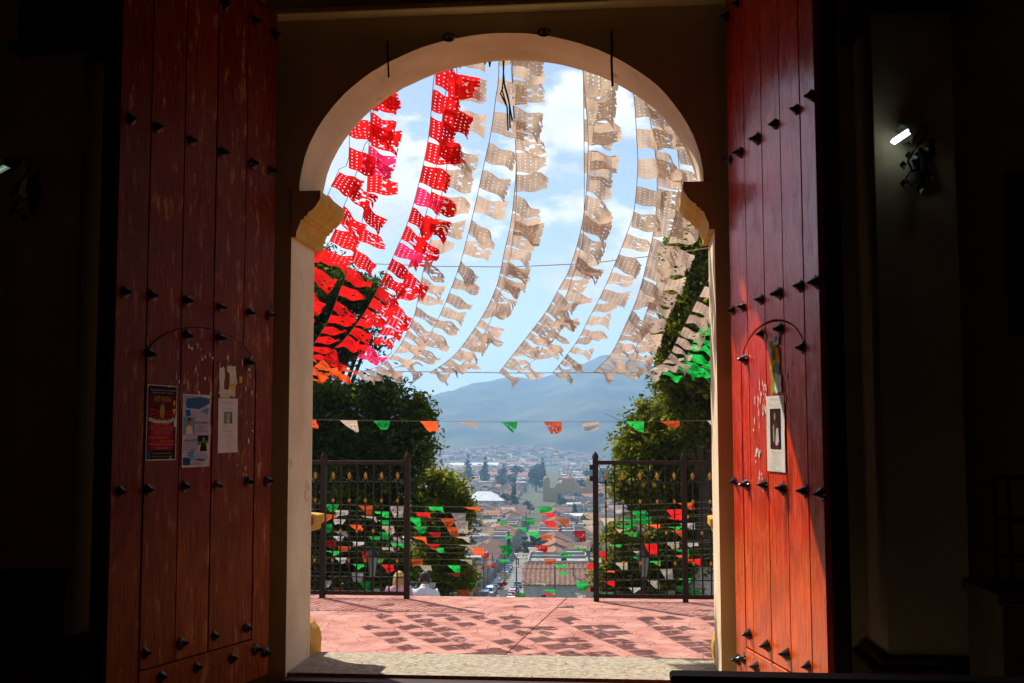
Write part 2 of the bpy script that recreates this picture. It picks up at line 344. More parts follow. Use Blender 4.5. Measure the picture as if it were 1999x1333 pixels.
T3 = ['REUNION PARA JOVENES', 'Dia', 'TODOS LOS SABADOS', 'Parroquia de la comunidad', 'te invita a participar', '7 DE DICIEMBRE', 'Informes en la oficina', 'con el coordinador de grupo', 'o despues de la misa de 12', 'en el salon parroquial', 'te esperamos con gusto', 'Lugar', 'No faltes', 'Coordinacion de jovenes de la parroquia']
T4 = ['Rogad por el', 'Oracion por los enfermos de la', 'comunidad y sus familias', 'Invitamos a todos', 'a la misa de las', 'doce horas', 'Lunes a viernes', 'Rosario y misa', 'Confesiones', 'Los sabados todo el dia', 'Domingo misa', 'en familia', 'Gracias']
prepare_texts(T1 + T2 + T3 + T4)

# ================================================================== THE CHURCH
XL, XR, Y1, Y2 = -2.022, 0.510, 6.70, 7.19
ZT, ZF, ZTER = -1.40, -1.50, -2.294          # threshold, nave floor, terrace
ZS = 1.478; AXC = (XL + XR) / 2 - 0.007; ARX = 1.212; ARZ = 0.935

church = thing('church', 'church seen from inside its dark nave, cream arch of the open portal', 'church', (AXC, Y1, ZF))
def arch(t):
    w = .004 * mnoise.noise(Vector((t * 5, 1.7, 0))) + .0025 * mnoise.noise(Vector((t * 19, 4.7, 0)))
    return (AXC - (ARX + w) * math.cos(t), ZS + (ARZ + w) * math.sin(t))
NA = 96
# front wall: inner plaster leaf (left, right, top), outer facade leaf
b = MB()
for y0, y1 in ((Y1, Y1 + 0.02),):
    pass
WX0, WX1, WZ1 = -8.6, 7.2, 8.5
up_poly = [(WX0, ZS), (XL, ZS)] + [arch(PI * i / NA) for i in range(NA + 1)] + [(XR, ZS), (WX1, ZS), (WX1, WZ1), (WX0, WZ1)]
b.prism(up_poly, lambda p: (p[0], Y1, p[1]), lambda p: (p[0], Y1 + 0.012, p[1]))
b.box(WX0, XL, Y1, Y1 + 0.012, ZF, ZS); b.box(XR, WX1, Y1, Y1 + 0.012, ZF, ZS)
b.build('front_wall', M_WALL_IN, church)
b = MB()
Yi = Y1 + 0.012
b.prism(up_poly, lambda p: (p[0], Yi, p[1]), lambda p: (p[0], Y2, p[1]))
b.box(WX0, XL, Yi, Y2, ZF - 1.5, ZS); b.box(XR, WX1, Yi, Y2, ZF - 1.5, ZS)
b.build('arch_reveal', M_REVEAL, church)
b = MB()
up2 = [(q[0], q[1]) for q in up_poly[:-2]] + [(WX1, 11.0), (WX0, 11.0)]
b.prism(up2, lambda p: (p[0], Y2, p[1]), lambda p: (p[0], Y2 + 0.025, p[1]))
b.box(WX0, XL, Y2, Y2 + 0.025, -3.2, ZS); b.box(XR, WX1, Y2, Y2 + 0.025, -3.2, ZS)
b.build('facade', M_FACADE, church)
# imposts: moulded profile run through the thickness of the wall
prof = [(0.0, 1.475), (0.178, 1.475), (0.178, 1.425), (0.168, 1.408), (0.15, 1.378), (0.128, 1.355), (0.105, 1.342), (0.10, 1.322), (0.082, 1.318), (0.080, 1.303), (0.062, 1.298), (0.052, 1.268), (0.038, 1.238), (0.032, 1.222), (0.032, 1.19), (0.0, 1.19)]
for sx, x0 in ((1, XL), (-1, XR)):
    b = MB(); b.prism(prof, lambda p: (x0 + sx * p[0], Y1 + 0.004, p[1]), lambda p: (x0 + sx * p[0], Y2 + 0.10, p[1]))
    b.build('impost', M_OCHRE, church, bevel=0.003)
    b = MB(); b.prism(prof, lambda p: (x0 + sx * p[0] * 1.0, Y1 - 0.006, p[1]), lambda p: (x0 + sx * p[0], Y1 + 0.004, p[1]))
    b.build('impost_face', M_WALL_IN, church)
# lintel moulding above the doorway
b = MB(); b.box(-2.16, 0.64, 6.58, Y1, 2.535, 2.575); b.box(-2.16, 0.64, 6.60, Y1, 2.575, 3.4); b.box(-2.40, -2.16, 6.42, Y1, 2.6, 3.4); b.box(0.64, 0.9, 6.42, Y1, 2.6, 3.4)
b.build('lintel', mat('lintel_plaster', (0.72, 0.62, 0.28), (0.62, 0.52, 0.22), 0.85, 3), church, bevel=0.006)
# pilasters beside the doorway
def pilaster(xa, xb, ztop, zbase, yf):
    b = MB(); b.box(xa, xb, yf, Y1, zbase, ztop); pl = b.build('pilaster', M_NAVE, church, bevel=0.004)
    b = MB(); w = 0.07
    b.box(xa - w, xb + w, yf - w, Y1, ztop, ztop + 0.06); b.box(xa - 0.03, xb + 0.03, yf - 0.03, Y1, ztop + 0.06, 5.2)
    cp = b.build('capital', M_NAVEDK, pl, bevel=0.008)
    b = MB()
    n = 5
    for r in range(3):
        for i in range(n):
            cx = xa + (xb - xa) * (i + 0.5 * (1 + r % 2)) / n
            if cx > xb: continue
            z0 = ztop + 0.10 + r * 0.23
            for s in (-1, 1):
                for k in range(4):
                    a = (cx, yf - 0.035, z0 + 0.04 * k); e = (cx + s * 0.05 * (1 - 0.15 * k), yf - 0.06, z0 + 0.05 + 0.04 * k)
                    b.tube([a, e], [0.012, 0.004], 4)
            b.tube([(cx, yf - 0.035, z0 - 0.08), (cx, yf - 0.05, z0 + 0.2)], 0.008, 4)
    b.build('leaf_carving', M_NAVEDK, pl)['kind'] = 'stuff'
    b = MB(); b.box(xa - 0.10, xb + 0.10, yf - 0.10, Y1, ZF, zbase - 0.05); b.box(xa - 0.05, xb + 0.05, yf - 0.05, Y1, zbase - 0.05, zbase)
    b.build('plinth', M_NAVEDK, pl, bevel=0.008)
    return pl
pa, pb = P(40, 300, 6.2), P(160, 300, 6.2)
pilaster(pa.x, pb.x, P(100, 103, 6.2).z, P(100, 1245, 6.2).z, 6.2)
pc, pd = P(1712, 500, 6.2), P(1872, 500, 6.2)
pilaster(pc.x, pd.x, P(1780, 24, 6.2).z, P(1800, 1283, 6.2).z, 6.2)
# outside: column pedestals each side of the portal (the near side of one shows past the jamb)
for sx, x0 in ((1, XL), (-1, XR)):
    pr = [(-0.34, ZT - 1.0), (0.045, ZT - 1.0), (0.045, ZT + 0.02), (0.05, ZT + 0.06), (0.045, ZT + 0.105), (0.03, ZT + 0.145), (0.0, ZT + 0.18), (-0.05, ZT + 0.205), (-0.085, ZT + 0.215), (-0.10, ZT + 0.24), (-0.105, -0.70), (-0.09, -0.69), (-0.075, -0.655), (-0.03, -0.63), (0.035, -0.62), (0.035, -0.585), (0.06, -0.575), (0.06, -0.52), (-0.11, -0.505), (-0.118, 2.6), (-0.34, 2.6)]
    b = MB(); b.prism(pr, lambda p: (x0 - 0.045 * sx + sx * p[0], Y2 + 0.025, p[1]), lambda p: (x0 - 0.045 * sx + sx * p[0], Y2 + 0.30, p[1]))
    b.build('column_pedestal', M_OCHRE, church, bevel=0.006)
# threshold and outside steps
b = MB(); b.box(XL + 0.001, XR - 0.001, Y1 + 0.03, Y2 + 0.02, ZT - 0.4, ZT)
b.box(-3.6, 2.1, Y2 + 0.026, 7.40, ZT - 0.95, ZT - 0.003)
thr = b.build('threshold', M_THR, church)
b = MB(); b.box(XL + 0.0, XR - 0.0, Y1 - 0.10, Y1 + 0.03, ZF + 0.001, ZT - 0.02); b.build('door_sill', mat('sill_wood', (0.035, 0.012, 0.008), (0.02, 0.008, 0.006), 0.6, 12), church, bevel=0.005)
for k in range(6):
    b = MB(); b.box(-3.6 - 0.02 * k, 2.1 + 0.02 * k, 7.405 + 0.3 * k, 7.70 + 0.3 * k, ZTER - 0.1, ZT - 0.15 * (k + 1) + 0.006)
    b.build('step', M_THR, church, bevel=0.008)

# nave shell
b = MB(); b.box(WX0, WX1, -16, Y1, ZF - 0.3, ZF); o = b.build('nave_floor', M_FLOOR, base=(0, 0, ZF)); o['kind'] = 'structure'
M_DARKN = mat('nave_wall_plaster', (0.72, 0.62, 0.46), (0.64, 0.54, 0.40), 0.9, 3)
b = MB(); b.box(WX0 - 0.3, WX0, -16, Y2, ZF - 0.3, 8.5); b.box(WX1, WX1 + 0.3, -16, Y2, ZF - 0.3, 8.5); b.box(WX0 - 0.3, WX1 + 0.3, -16.3, -16, ZF - 0.3, 8.5)
b.build('nave_wall', M_DARKN, church)
b = MB(); b.box(WX0 - 0.3, WX1 + 0.3, -16.3, Y2, 8.5, 8.8); b.build('nave_ceiling', M_DARKN, church)

# ------------------------------------------------------------------ the two studded door leaves
GAPS = [-0.055, 0.245, 0.525, 0.80, 1.07, 1.30]
WK0, WK1, WKS, WKZ = 0.118, 1.085, 0.36, 0.215      # wicket: sides, springing, rise
def wk(u):
    c = (WK0 + WK1) / 2; h = (WK1 - WK0) / 2; q = max(0.0, 1 - ((u - c) / h) ** 2); return WKS + WKZ * math.sqrt(q)
ZB, ZTOP, ZRAIL = -1.385, 2.545, -1.158
def door(name, label, hx, hy, ang, s, paint, umax):
    """leaf frame: x = along the leaf from its hinge, y*s = out of the studded face"""
    t = thing(name, label, 'church door', (hx, hy, 0), ang)
    fy = lambda w: (lambda p: (p[0], s * w, p[1]))
    bv = 0.0022 if s > 0 else 0.0035
    def slab(poly, nm, w0=-0.03, w1=0.0, g=0.0026):
        # shrink a little to leave a real joint
        cx = sum(p[0] for p in poly) / len(poly); cz = sum(p[1] for p in poly) / len(poly)
        b = MB(); b.prism(poly, fy(w0), fy(w1)); return b.build(nm, paint, t, local=True, bevel=bv)
    g = 0.0035; ga = 0.0012 if s > 0 else 0.005; gaps = list(GAPS); gaps[-1] = umax
    jit = random.Random(3 if s > 0 else 5)
    b = MB(); b.prism([(gaps[0] + 0.01, ZB + 0.01), (umax - 0.004, ZB + 0.01), (umax - 0.004, ZTOP - 0.01), (gaps[0] + 0.01, ZTOP - 0.01)], fy(-0.115), fy(-0.031))
    b.build('backing_board', M_DOORBK, t, local=True, bevel=0.006)
    for i in range(5):
        a, c = gaps[i] + g, gaps[i + 1] - g
        w1 = jit.uniform(-0.003, 0.003)
        # above the wicket
        us = [u for u in [a + (c - a) * k / 10 for k in range(11)]]
        low = []
        if i == 0:
            # hinge stile: full height outside the wicket, stepping round its edge
            a2 = WK0 - g
            poly = [(a, ZB)] + [(a2 + 0.04 - 0.04, ZB + 0.0)] + [(a2, ZRAIL), (a2, WKS)] + [(u, wk(u) + ga) for u in [WK0 + 0.002 + (c - WK0 - 0.002) * k / 8 for k in range(9)]] + [(c, ZTOP), (a, ZTOP)]
            poly = [(a, ZB), (a2 - 0.085, ZB), (a2, ZRAIL), (a2, WKS)] + poly[4:]
            slab(poly, 'plank', w1=w1)
            bp = [(WK0 + g, ZRAIL + g), (c, ZRAIL + g)] + [(u, wk(u) - ga) for u in [c - (c - WK0 - g) * k / 8 for k in range(9)]]
            slab(bp, 'wicket_plank', w1=w1 - 0.002)
        elif i < 4:
            ce = c
            poly = [(u, wk(u) + ga) for u in us] + [(c, ZTOP), (a, ZTOP)]
            slab(poly, 'plank', w1=w1)
            bp = [(a, ZRAIL + g), (c, ZRAIL + g)] + [(u, wk(u) - ga) for u in reversed(us)]
            slab(bp, 'wicket_plank', w1=w1 + (0.004 if s > 0 else -0.001))
        else:
            slab([(a, ZB), (c, ZB), (c, ZTOP), (a, ZTOP)], 'plank', w1=w1)
    slab([(WK0 - 0.085 + 2 * g, ZB), (gaps[4] - g, ZB), (gaps[4] - g, ZRAIL - g), (WK0 + g, ZRAIL - g)], 'bottom_rail', w1=0.004)
    # studs
    sp = [(0.036, 0.0), (0.037, 0.006), (0.030, 0.010), (0.031, 0.017), (0.022, 0.021), (0.023, 0.028), (0.014, 0.034), (0.011, 0.046), (0.004, 0.056), (0.001, 0.063)]
    b = MB(); b.lathe(sp, (0, 0, 0), (0, s, 0), 10)
    # four small points round the base
    for k in range(4):
        an = PI / 2 * k; d = Vector((math.cos(an), 0, math.sin(an)))
        b.tube([d * 0.028 + Vector((0, s * 0.004, 0)), d * 0.043 + Vector((0, s * 0.003, 0))], [0.011, 0.002], 4)
    sm = b.mesh('stud', M_STUD, smooth=False)
    pts = []
    U = [0.0, 0.19, 0.475, 0.755, 1.04, 1.235]
    for z in (2.41, 1.565, 0.70, -0.27): pts += [(u, z) for u in U]
    pts += [(0.20, 0.408), (0.48, 0.525), (0.76, 0.525), (1.047, 0.408)]
    pts += [(u, -1.08) for u in (0.18, 0.475, 0.75, 1.035)] + [(0.0, -1.245), (0.10, -1.222), (0.312, -1.222), (0.62, -1.22), (0.90, -1.215)]
    for u, z in pts:
        o = put('stud', sm, t, (u + jit.uniform(-.008, .008), s * 0.004, z + jit.uniform(-.006, .006))); o.rotation_euler = (jit.uniform(-.12, .12), jit.uniform(-.2, .2), jit.uniform(-.12, .12))
        q = jit.uniform(0.68, 0.86); o.scale = (q, q, q)
    return t
hl = Vector((-2.1075, 6.5494)); dl = Vector((-0.3558, -1.2161)).normalized()
hr = Vector((0.5975, 6.5506)); dr = Vector((0.2632, -1.1552)).normalized()
angL = math.atan2(dl.y, dl.x); angR = math.atan2(dr.y, dr.x)
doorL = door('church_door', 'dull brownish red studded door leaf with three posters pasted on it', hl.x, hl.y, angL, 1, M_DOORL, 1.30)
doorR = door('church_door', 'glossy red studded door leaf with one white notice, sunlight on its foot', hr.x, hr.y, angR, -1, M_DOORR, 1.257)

def on_leaf(side, u, z, w=0.0):
    """world point on a leaf"""
    h, d, s = (hl, dl, 1) if side == 'L' else (hr, dr, -1)
    nrm = Vector((-d.y, d.x)) * s
    return Vector((h.x + d.x * u + nrm.x * w, h.y + d.y * u + nrm.y * w, z))

# ------------------------------------------------------------------ posters
def pmat(name, c, rough=0.75): return mat(name, c, tuple(q * 0.82 for q in c), rough, 25, spec=0.05)
INK = {k: pmat('ink_' + k, v) for k, v in dict(black=(0.015, 0.013, 0.013), red=(0.40, 0.012, 0.02), darkred=(0.10, 0.008, 0.012), white=(0.75, 0.70, 0.66), yellow=(0.72, 0.44, 0.03), gold=(0.62, 0.34, 0.04), blue=(0.02, 0.13, 0.34), skyblue=(0.10, 0.34, 0.55),
       navy=(0.03, 0.06, 0.16), green=(0.03, 0.26, 0.07), lilac=(0.50, 0.44, 0.55), olive=(0.28, 0.26, 0.03), orange=(0.75, 0.24, 0.02), skin=(0.35, 0.17, 0.09), paper=(0.68, 0.62, 0.54), cream=(0.70, 0.60, 0.38), grey=(0.20, 0.19, 0.19), teal=(0.16, 0.32, 0.34), magenta=(0.42, 0.03, 0.14)).items()}
class Sheet:
    """a pasted paper sheet: own frame x right, z up as read from outside the door"""
    def __init__(s, side, name, label, cat, uc, zc, w, h, paper, tilt=0.0):
        s.side, s.w, s.h = side, w, h
        d = dl if side == 'L' else dr; sg = 1 if side == 'L' else -1
        s.nrm = Vector((-d.y, d.x, 0)) * sg; s.right = Vector((-d.x, -d.y, 0)) if side == 'L' else Vector((d.x, d.y, 0))
        s.o = on_leaf(side, uc, zc, 0.0065); s.up = Vector((0, 0, 1)) * math.cos(tilt) + s.right * math.sin(tilt); s.rt = s.right * math.cos(tilt) - Vector((0, 0, 1)) * math.sin(tilt)
        s.t = thing(name, label, cat, s.o)
        b = MB(); n = 8; vs_ = []; rr = random.Random(hash(name) % 97 + int(w * 1000))
        for j in range(n + 1):
            for i in range(5):
                x, y = -w / 2 + w * i / 4, -h / 2 + h * j / n
                e = 0.004 * rr.random() if (i in (0, 4) or j in (0, n)) else 0.0008 * rr.random()
                e = 0.0 if 0 < i < 4 and 0 < j < n else e * 0.4
                vs_.append(s.pt(x, y, e))
        b.add(vs_, [(j * 5 + i, j * 5 + i + 1, (j + 1) * 5 + i + 1, (j + 1) * 5 + i) for j in range(n) for i in range(4)])
        b.build('sheet', paper, s.t, recalc=False); s.lay = 0.0016
    def pt(s, x, y, e=0.0): return s.o + s.rt * x + s.up * y + s.nrm * e
    def poly(s, name, pts, m, lay=None):
        lay = lay or s.lay; b = MB()
        ww, hh = s.w, s.h
        b.add([s.pt((x - 0.5) * ww, (0.5 - y) * hh, lay) for x, y in pts], [tuple(range(len(pts)))])
        return b.build(name, m, s.t, recalc=False)
    def rect(s, name, x0, y0, x1, y1, m, lay=None): return s.poly(name, [(x0, y0), (x1, y0), (x1, y1), (x0, y1)], m, lay)
    def ell(s, name, cx, cy, rx, ry, m, lay): return s.poly(name, [(cx + rx * math.cos(2 * PI * k / 14), cy + ry * math.sin(2 * PI * k / 14)) for k in range(14)], m, lay)
    def text(s, lines, m, lay=None):
        """lines: (text, x0, y0, x1, y1) in sheet fractions, y down"""
        lay = lay or 0.0030
        for w_, x0, y0, x1, y1 in lines:
            vs_, fs = _texts[w_]; b = MB()
            b.add([s.pt((x0 + (x1 - x0) * a - 0.5) * s.w, (0.5 - (y1 + (y0 - y1) * c)) * s.h, lay) for a, c in vs_], fs)
            b.build('lettering', m, s.t, recalc=False)

s1 = Sheet('L', 'event_poster', 'black and red event poster with yellow heading, framed by a thin white border', 'poster', 0.945, 0.062, 0.232, 0.382, INK['paper'], 0.006)
s1.rect('print', 0.02, 0.012, 0.98, 0.985, INK['darkred'], 0.0010); s1.rect('print', 0.05, 0.02, 0.95, 0.13, INK['black'], 0.0012); s1.rect('print', 0.14, 0.46, 0.86, 0.86, INK['red'], 0.0012); s1.rect('print', 0.02, 0.86, 0.98, 0.985, INK['black'], 0.0012)
for k in range(9):
    a0 = -0.25 + k * 0.44; a1 = a0 + 0.2
    c = (0.5, 0.36)
    s1.poly('ray', [c, (c[0] + 0.42 * math.cos(a0), c[1] + 0.17 * math.sin(a0)), (c[0] + 0.42 * math.cos(a1), c[1] + 0.17 * math.sin(a1))], INK['red'], 0.0014)
s1.ell('print', 0.42, 0.72, 0.3, 0.1, INK['red'], 0.0018)
s1.rect('print', 0.03, 0.865, 0.15, 0.975, INK['navy'], 0.0018)
s1.ell('figure', 0.50, 0.345, 0.075, 0.10, INK['gold'], 0.0020); s1.ell('figure', 0.50, 0.275, 0.035, 0.022, INK['skin'], 0.0024); s1.ell('figure', 0.50, 0.36, 0.04, 0.07, INK['olive'], 0.0024)
s1.ell('flame', 0.90, 0.235, 0.045, 0.042, INK['orange'], 0.0020); s1.poly('torch', [(0.85, 0.31), (0.96, 0.31), (0.92, 0.385), (0.88, 0.385)], INK['yellow'], 0.0020)
s1.text([(T1[0], .08, .05, .92, .078), (T1[1], .15, .09, .85, .118), (T1[5], .08, .555, .92, .570), (T1[6], .06, .585, .94, .600), (T1[7], .2, .615, .8, .630), (T1[8], .25, .645, .75, .660), (T1[11], .06, .775, .94, .80), (T1[12], .3, .825, .7, .845)], INK['lilac'])
s1.text([(T1[2], .22, .148, .78, .222), (T1[4], .28, .508, .72, .535)], INK['gold'])
s1.text([(T1[9], .06, .685, .70, .708), (T1[10], .45, .735, .92, .758), (T1[13], .19, .895, .84, .915), (T1[14], .19, .94, .82, .957)], INK['yellow'])
s1.poly('banner', [(.07, .43), (.30, .465), (.70, .465), (.90, .425), (.90, .475), (.70, .505), (.3, .505), (.07, .485)], INK['white'], 0.0024)
s1.text([('LAS GUADALUPE', .09, .442, .88, .488)], INK['green'], 0.0032)

s2 = Sheet('L', 'concert_poster', 'pale blue and white concert poster with two portrait photos', 'poster', 0.665, 0.022, 0.232, 0.384, INK['paper'], -0.004)
s2.rect('print', 0.03, 0.015, 0.97, 0.985, INK['lilac'], 0.0008)
s2.poly('blot', [(.14, .06), (.62, .03), (.97, .05), (.97, .12), (.60, .20), (.14, .19), (.10, .12)], INK['blue'], 0.0013)
s2.poly('blot', [(.10, .22), (.26, .21), (.30, .29), (.12, .31)], INK['blue'], 0.0013)
s2.poly('blot', [(.62, .235), (.80, .20), (.95, .17), (.92, .27), (.80, .26)], INK['skyblue'], 0.0013)
s2.poly('blot', [(.2, .80), (.45, .74), (.42, .88), (.30, .93)], INK['skyblue'], 0.0013); s2.poly('blot', [(.03, .86), (.3, .88), (.28, .97), (.03, .97)], INK['navy'], 0.0013)
s2.poly('blot', [(.40, .90), (.62, .885), (.9, .90), (.75, .925)], INK['blue'], 0.0013)
s2.rect('photo', .03, .315, .43, .55, INK['teal'], 0.0016); s2.rect('photo', .55, .565, .95, .795, INK['black'], 0.0016)
s2.poly('photo', [(.55, .70), (.95, .67), (.95, .795), (.55, .795)], INK['cream'], 0.0019); s2.poly('photo', [(.55, .65), (.95, .64), (.95, .675), (.55, .70)], INK['green'], 0.0022)
for cx, cy, body in ((.24, .375, 'cream'), (.765, .615, 'black')):
    s2.poly('portrait', [(cx - .14, cy + .17), (cx - .10, cy + .075), (cx, cy + .045), (cx + .10, cy + .075), (cx + .13, cy + .17)], INK[body], 0.0024)
    s2.ell('portrait', cx, cy, .05, .042, INK['skin'], 0.0028); s2.poly('portrait', [(cx - .055, cy), (cx - .045, cy - .045), (cx + .04, cy - .045), (cx + .055, cy), (cx, cy - .025)], INK['black'], 0.0031)
s2.text([(T2[0], .08, .022, .5, .045), (T2[1], .25, .085, .94, .108), (T2[2], .32, .125, .86, .145), (T2[3], .32, .155, .86, .175)], INK['olive'])
s2.text([(T2[4], .45, .22, .60, .235), (T2[5], .42, .25, .62, .275)], INK['white'])
s2.text([(T2[6], .45, .365, .93, .405), (T2[7], .50, .435, .88, .45), (T2[8], .50, .47, .88, .485), (T2[9], .48, .50, .92, .515), (T2[10], .05, .61, .52, .65), (T2[11], .10, .675, .48, .692), (T2[12], .10, .712, .48, .728), (T2[13], .06, .745, .52, .762)], INK['black'])
s2.text([(T2[14], .50, .83, .90, .85), (T2[15], .48, .865, .93, .885)], INK['olive']); s2.text([(T2[16], .28, .935, .70, .97)], INK['orange'])

s3 = Sheet('L', 'notice_sheet', 'narrow white notice sheet with a small picture, pasted under torn paper', 'notice', 0.388, 0.051, 0.178, 0.30, M_PAPER, -0.012)
s3.rect('photo', .30, .245, .72, .465, INK['teal'], 0.0014)
for k, c in enumerate(('grey', 'gold', 'cream', 'gold', 'navy')): s3.poly('photo', [(.34 + .07 * k, .46), (.35 + .07 * k, .30 - .02 * (k % 3)), (.38 + .07 * k, .27 + .015 * (k % 2)), (.405 + .07 * k, .46)], INK[c], 0.0018)
s3.text([(T3[0], .18, .075, .80, .105), (T3[5], .25, .60, .75, .615), (T3[3], .22, .505, .78, .517)], INK['magenta'])
s3.text([(T3[1], .46, .13, .56, .145), (T3[2], .14, .172, .84, .195), (T3[4], .22, .525, .78, .537), (T3[6], .28, .66, .72, .672), (T3[7], .14, .684, .88, .696), (T3[8], .1, .706, .9, .718), (T3[9], .28, .73, .72, .742), (T3[10], .2, .775, .85, .787), (T3[11], .42, .82, .58, .832), (T3[12], .38, .84, .62, .852), (T3[13], .14, .945, .86, .96)], INK['grey'])

s4 = Sheet('R', 'notice_sheet', 'white notice sheet with a dark painted portrait, alone on the glossy leaf', 'notice', 0.660, -0.0, 0.255, 0.382, M_PAPER, 0.006)
s4.rect('picture', .20, .17, .80, .70, INK['black'], 0.0014)
s4.poly('picture', [(.34, .70), (.36, .42), (.44, .34), (.58, .34), (.66, .42), (.72, .70)], INK['darkred'], 0.0018)
s4.poly('picture', [(.50, .64), (.55, .44), (.66, .42), (.70, .60), (.60, .66)], INK['lilac'], 0.0022)
s4.ell('picture', .49, .265, .085, .065, INK['darkred'], 0.0018); s4.ell('picture', .48, .275, .05, .05, INK['skin'], 0.0022); s4.poly('picture', [(.36, .40), (.44, .37), (.46, .6), (.38, .62)], INK['olive'], 0.0022)
s4.text([(T4[0], .28, .03, .72, .055), (T4[1], .12, .10, .9, .115), (T4[2], .25, .13, .75, .145), (T4[3], .25, .725, .78, .742), (T4[4], .3, .755, .72, .77), (T4[5], .38, .785, .65, .798), (T4[6], .2, .815, .6, .828), (T4[7], .35, .84, .75, .853), (T4[8], .35, .866, .7, .879), (T4[9], .2, .89, .75, .903), (T4[10], .22, .918, .66, .932), (T4[11], .2, .945, .5, .957), (T4[12], .35, .968, .8, .985)], INK['grey'])

def torn(side, name, label, cells, mats, seed):
    """ragged remains of a torn sheet: a few jagged pieces"""
    rr = random.Random(seed); d = dl if side == 'L' else dr; sg = 1 if side == 'L' else -1
    nrm = Vector((-d.y, d.x, 0)) * sg
    u0, z0 = cells[0][0], cells[0][1]; base = on_leaf(side, u0, z0, 0.006); t = thing(name, label, 'torn paper', base)
    for i, (u, z, w, h, mi) in enumerate(cells):
        n = 16; pts = []
        for k in range(n):
            a = 2 * PI * k / n; q = rr.uniform(0.72, 1.08)
            cu, su = math.cos(a), math.sin(a); sc = 1 / max(abs(cu), abs(su))
            pts.append(on_leaf(side, u + w / 2 * cu * min(sc, 1.25) * q, z + h / 2 * su * min(sc, 1.25) * q, 0.006 + 0.0007 * i))
        b = MB(); b.add(pts, [tuple(range(n))]); b.build('paper_scrap', mats[mi], t, recalc=False)
    return t
torn('L', 'torn_poster', 'torn strips of yellowed paper above the narrow white notice', [(0.352, 0.28, 0.07, 0.17, 0), (0.45, 0.31, 0.05, 0.14, 1), (0.42, 0.225, 0.11, 0.05, 0), (0.36, 0.36, 0.08, 0.05, 1), (0.345, 0.27, 0.05, 0.03, 2), (0.28, 0.31, 0.035, 0.04, 2), (0.40, 0.365, 0.03, 0.04, 1)], [INK['cream'], INK['paper'], INK['yellow']], 4)
torn('R', 'torn_poster', 'torn yellow and orange poster remains above the white notice with the portrait', [(0.67, 0.36, 0.16, 0.16, 0), (0.68, 0.40, 0.13, 0.07, 1), (0.66, 0.27, 0.13, 0.16, 2), (0.70, 0.33, 0.07, 0.05, 3), (0.715, 0.25, 0.10, 0.11, 4), (0.66, 0.45, 0.11, 0.05, 2), (0.70, 0.475, 0.09, 0.06, 4), (0.70, 0.475, 0.05, 0.035, 3), (0.655, 0.40, 0.03, 0.06, 5)], [INK['yellow'], INK['orange'], INK['olive'], INK['teal'], INK['white'], INK['green']], 9)
def scraps(side, label, n, areas, seed, m):
    rr = random.Random(seed); b = MB()
    for _ in range(n):
        u0, u1, z0, z1 = rr.choice(areas); u, z = rr.uniform(u0, u1), rr.uniform(z0, z1); w, h = rr.uniform(.003, .012), rr.uniform(.006, .036)
        pts = [on_leaf(side, u + w * math.cos(2 * PI * k / 7) * rr.uniform(.4, 1), z + h * math.sin(2 * PI * k / 7) * rr.uniform(.3, 1), 0.0062) for k in range(7)]
        b.add(pts, [tuple(range(7))])
    base = on_leaf(side, 0.5, 0.2, 0.006)
    o = b.build('paper_scraps', m, base=base, recalc=False); tag(o, label, 'paper scraps', kind='stuff')
scraps('L', 'small torn scraps of paper stuck on the dull door leaf', 46, [(.15, .5, .18, .45), (.5, .85, .2, .5), (.15, .3, -.25, .35)], 5, INK['cream'])
scraps('R', 'small torn scraps of paper stuck on the glossy door leaf', 70, [(.30, .48, .02, .22), (.40, .53, .10, .26), (.80, .93, .15, .35), (.33, .45, -.16, -.06), (.38, .48, -.30, -.2), (.5, .60, .42, .5), (.42, .54, .2, .27)], 6, INK['white'])

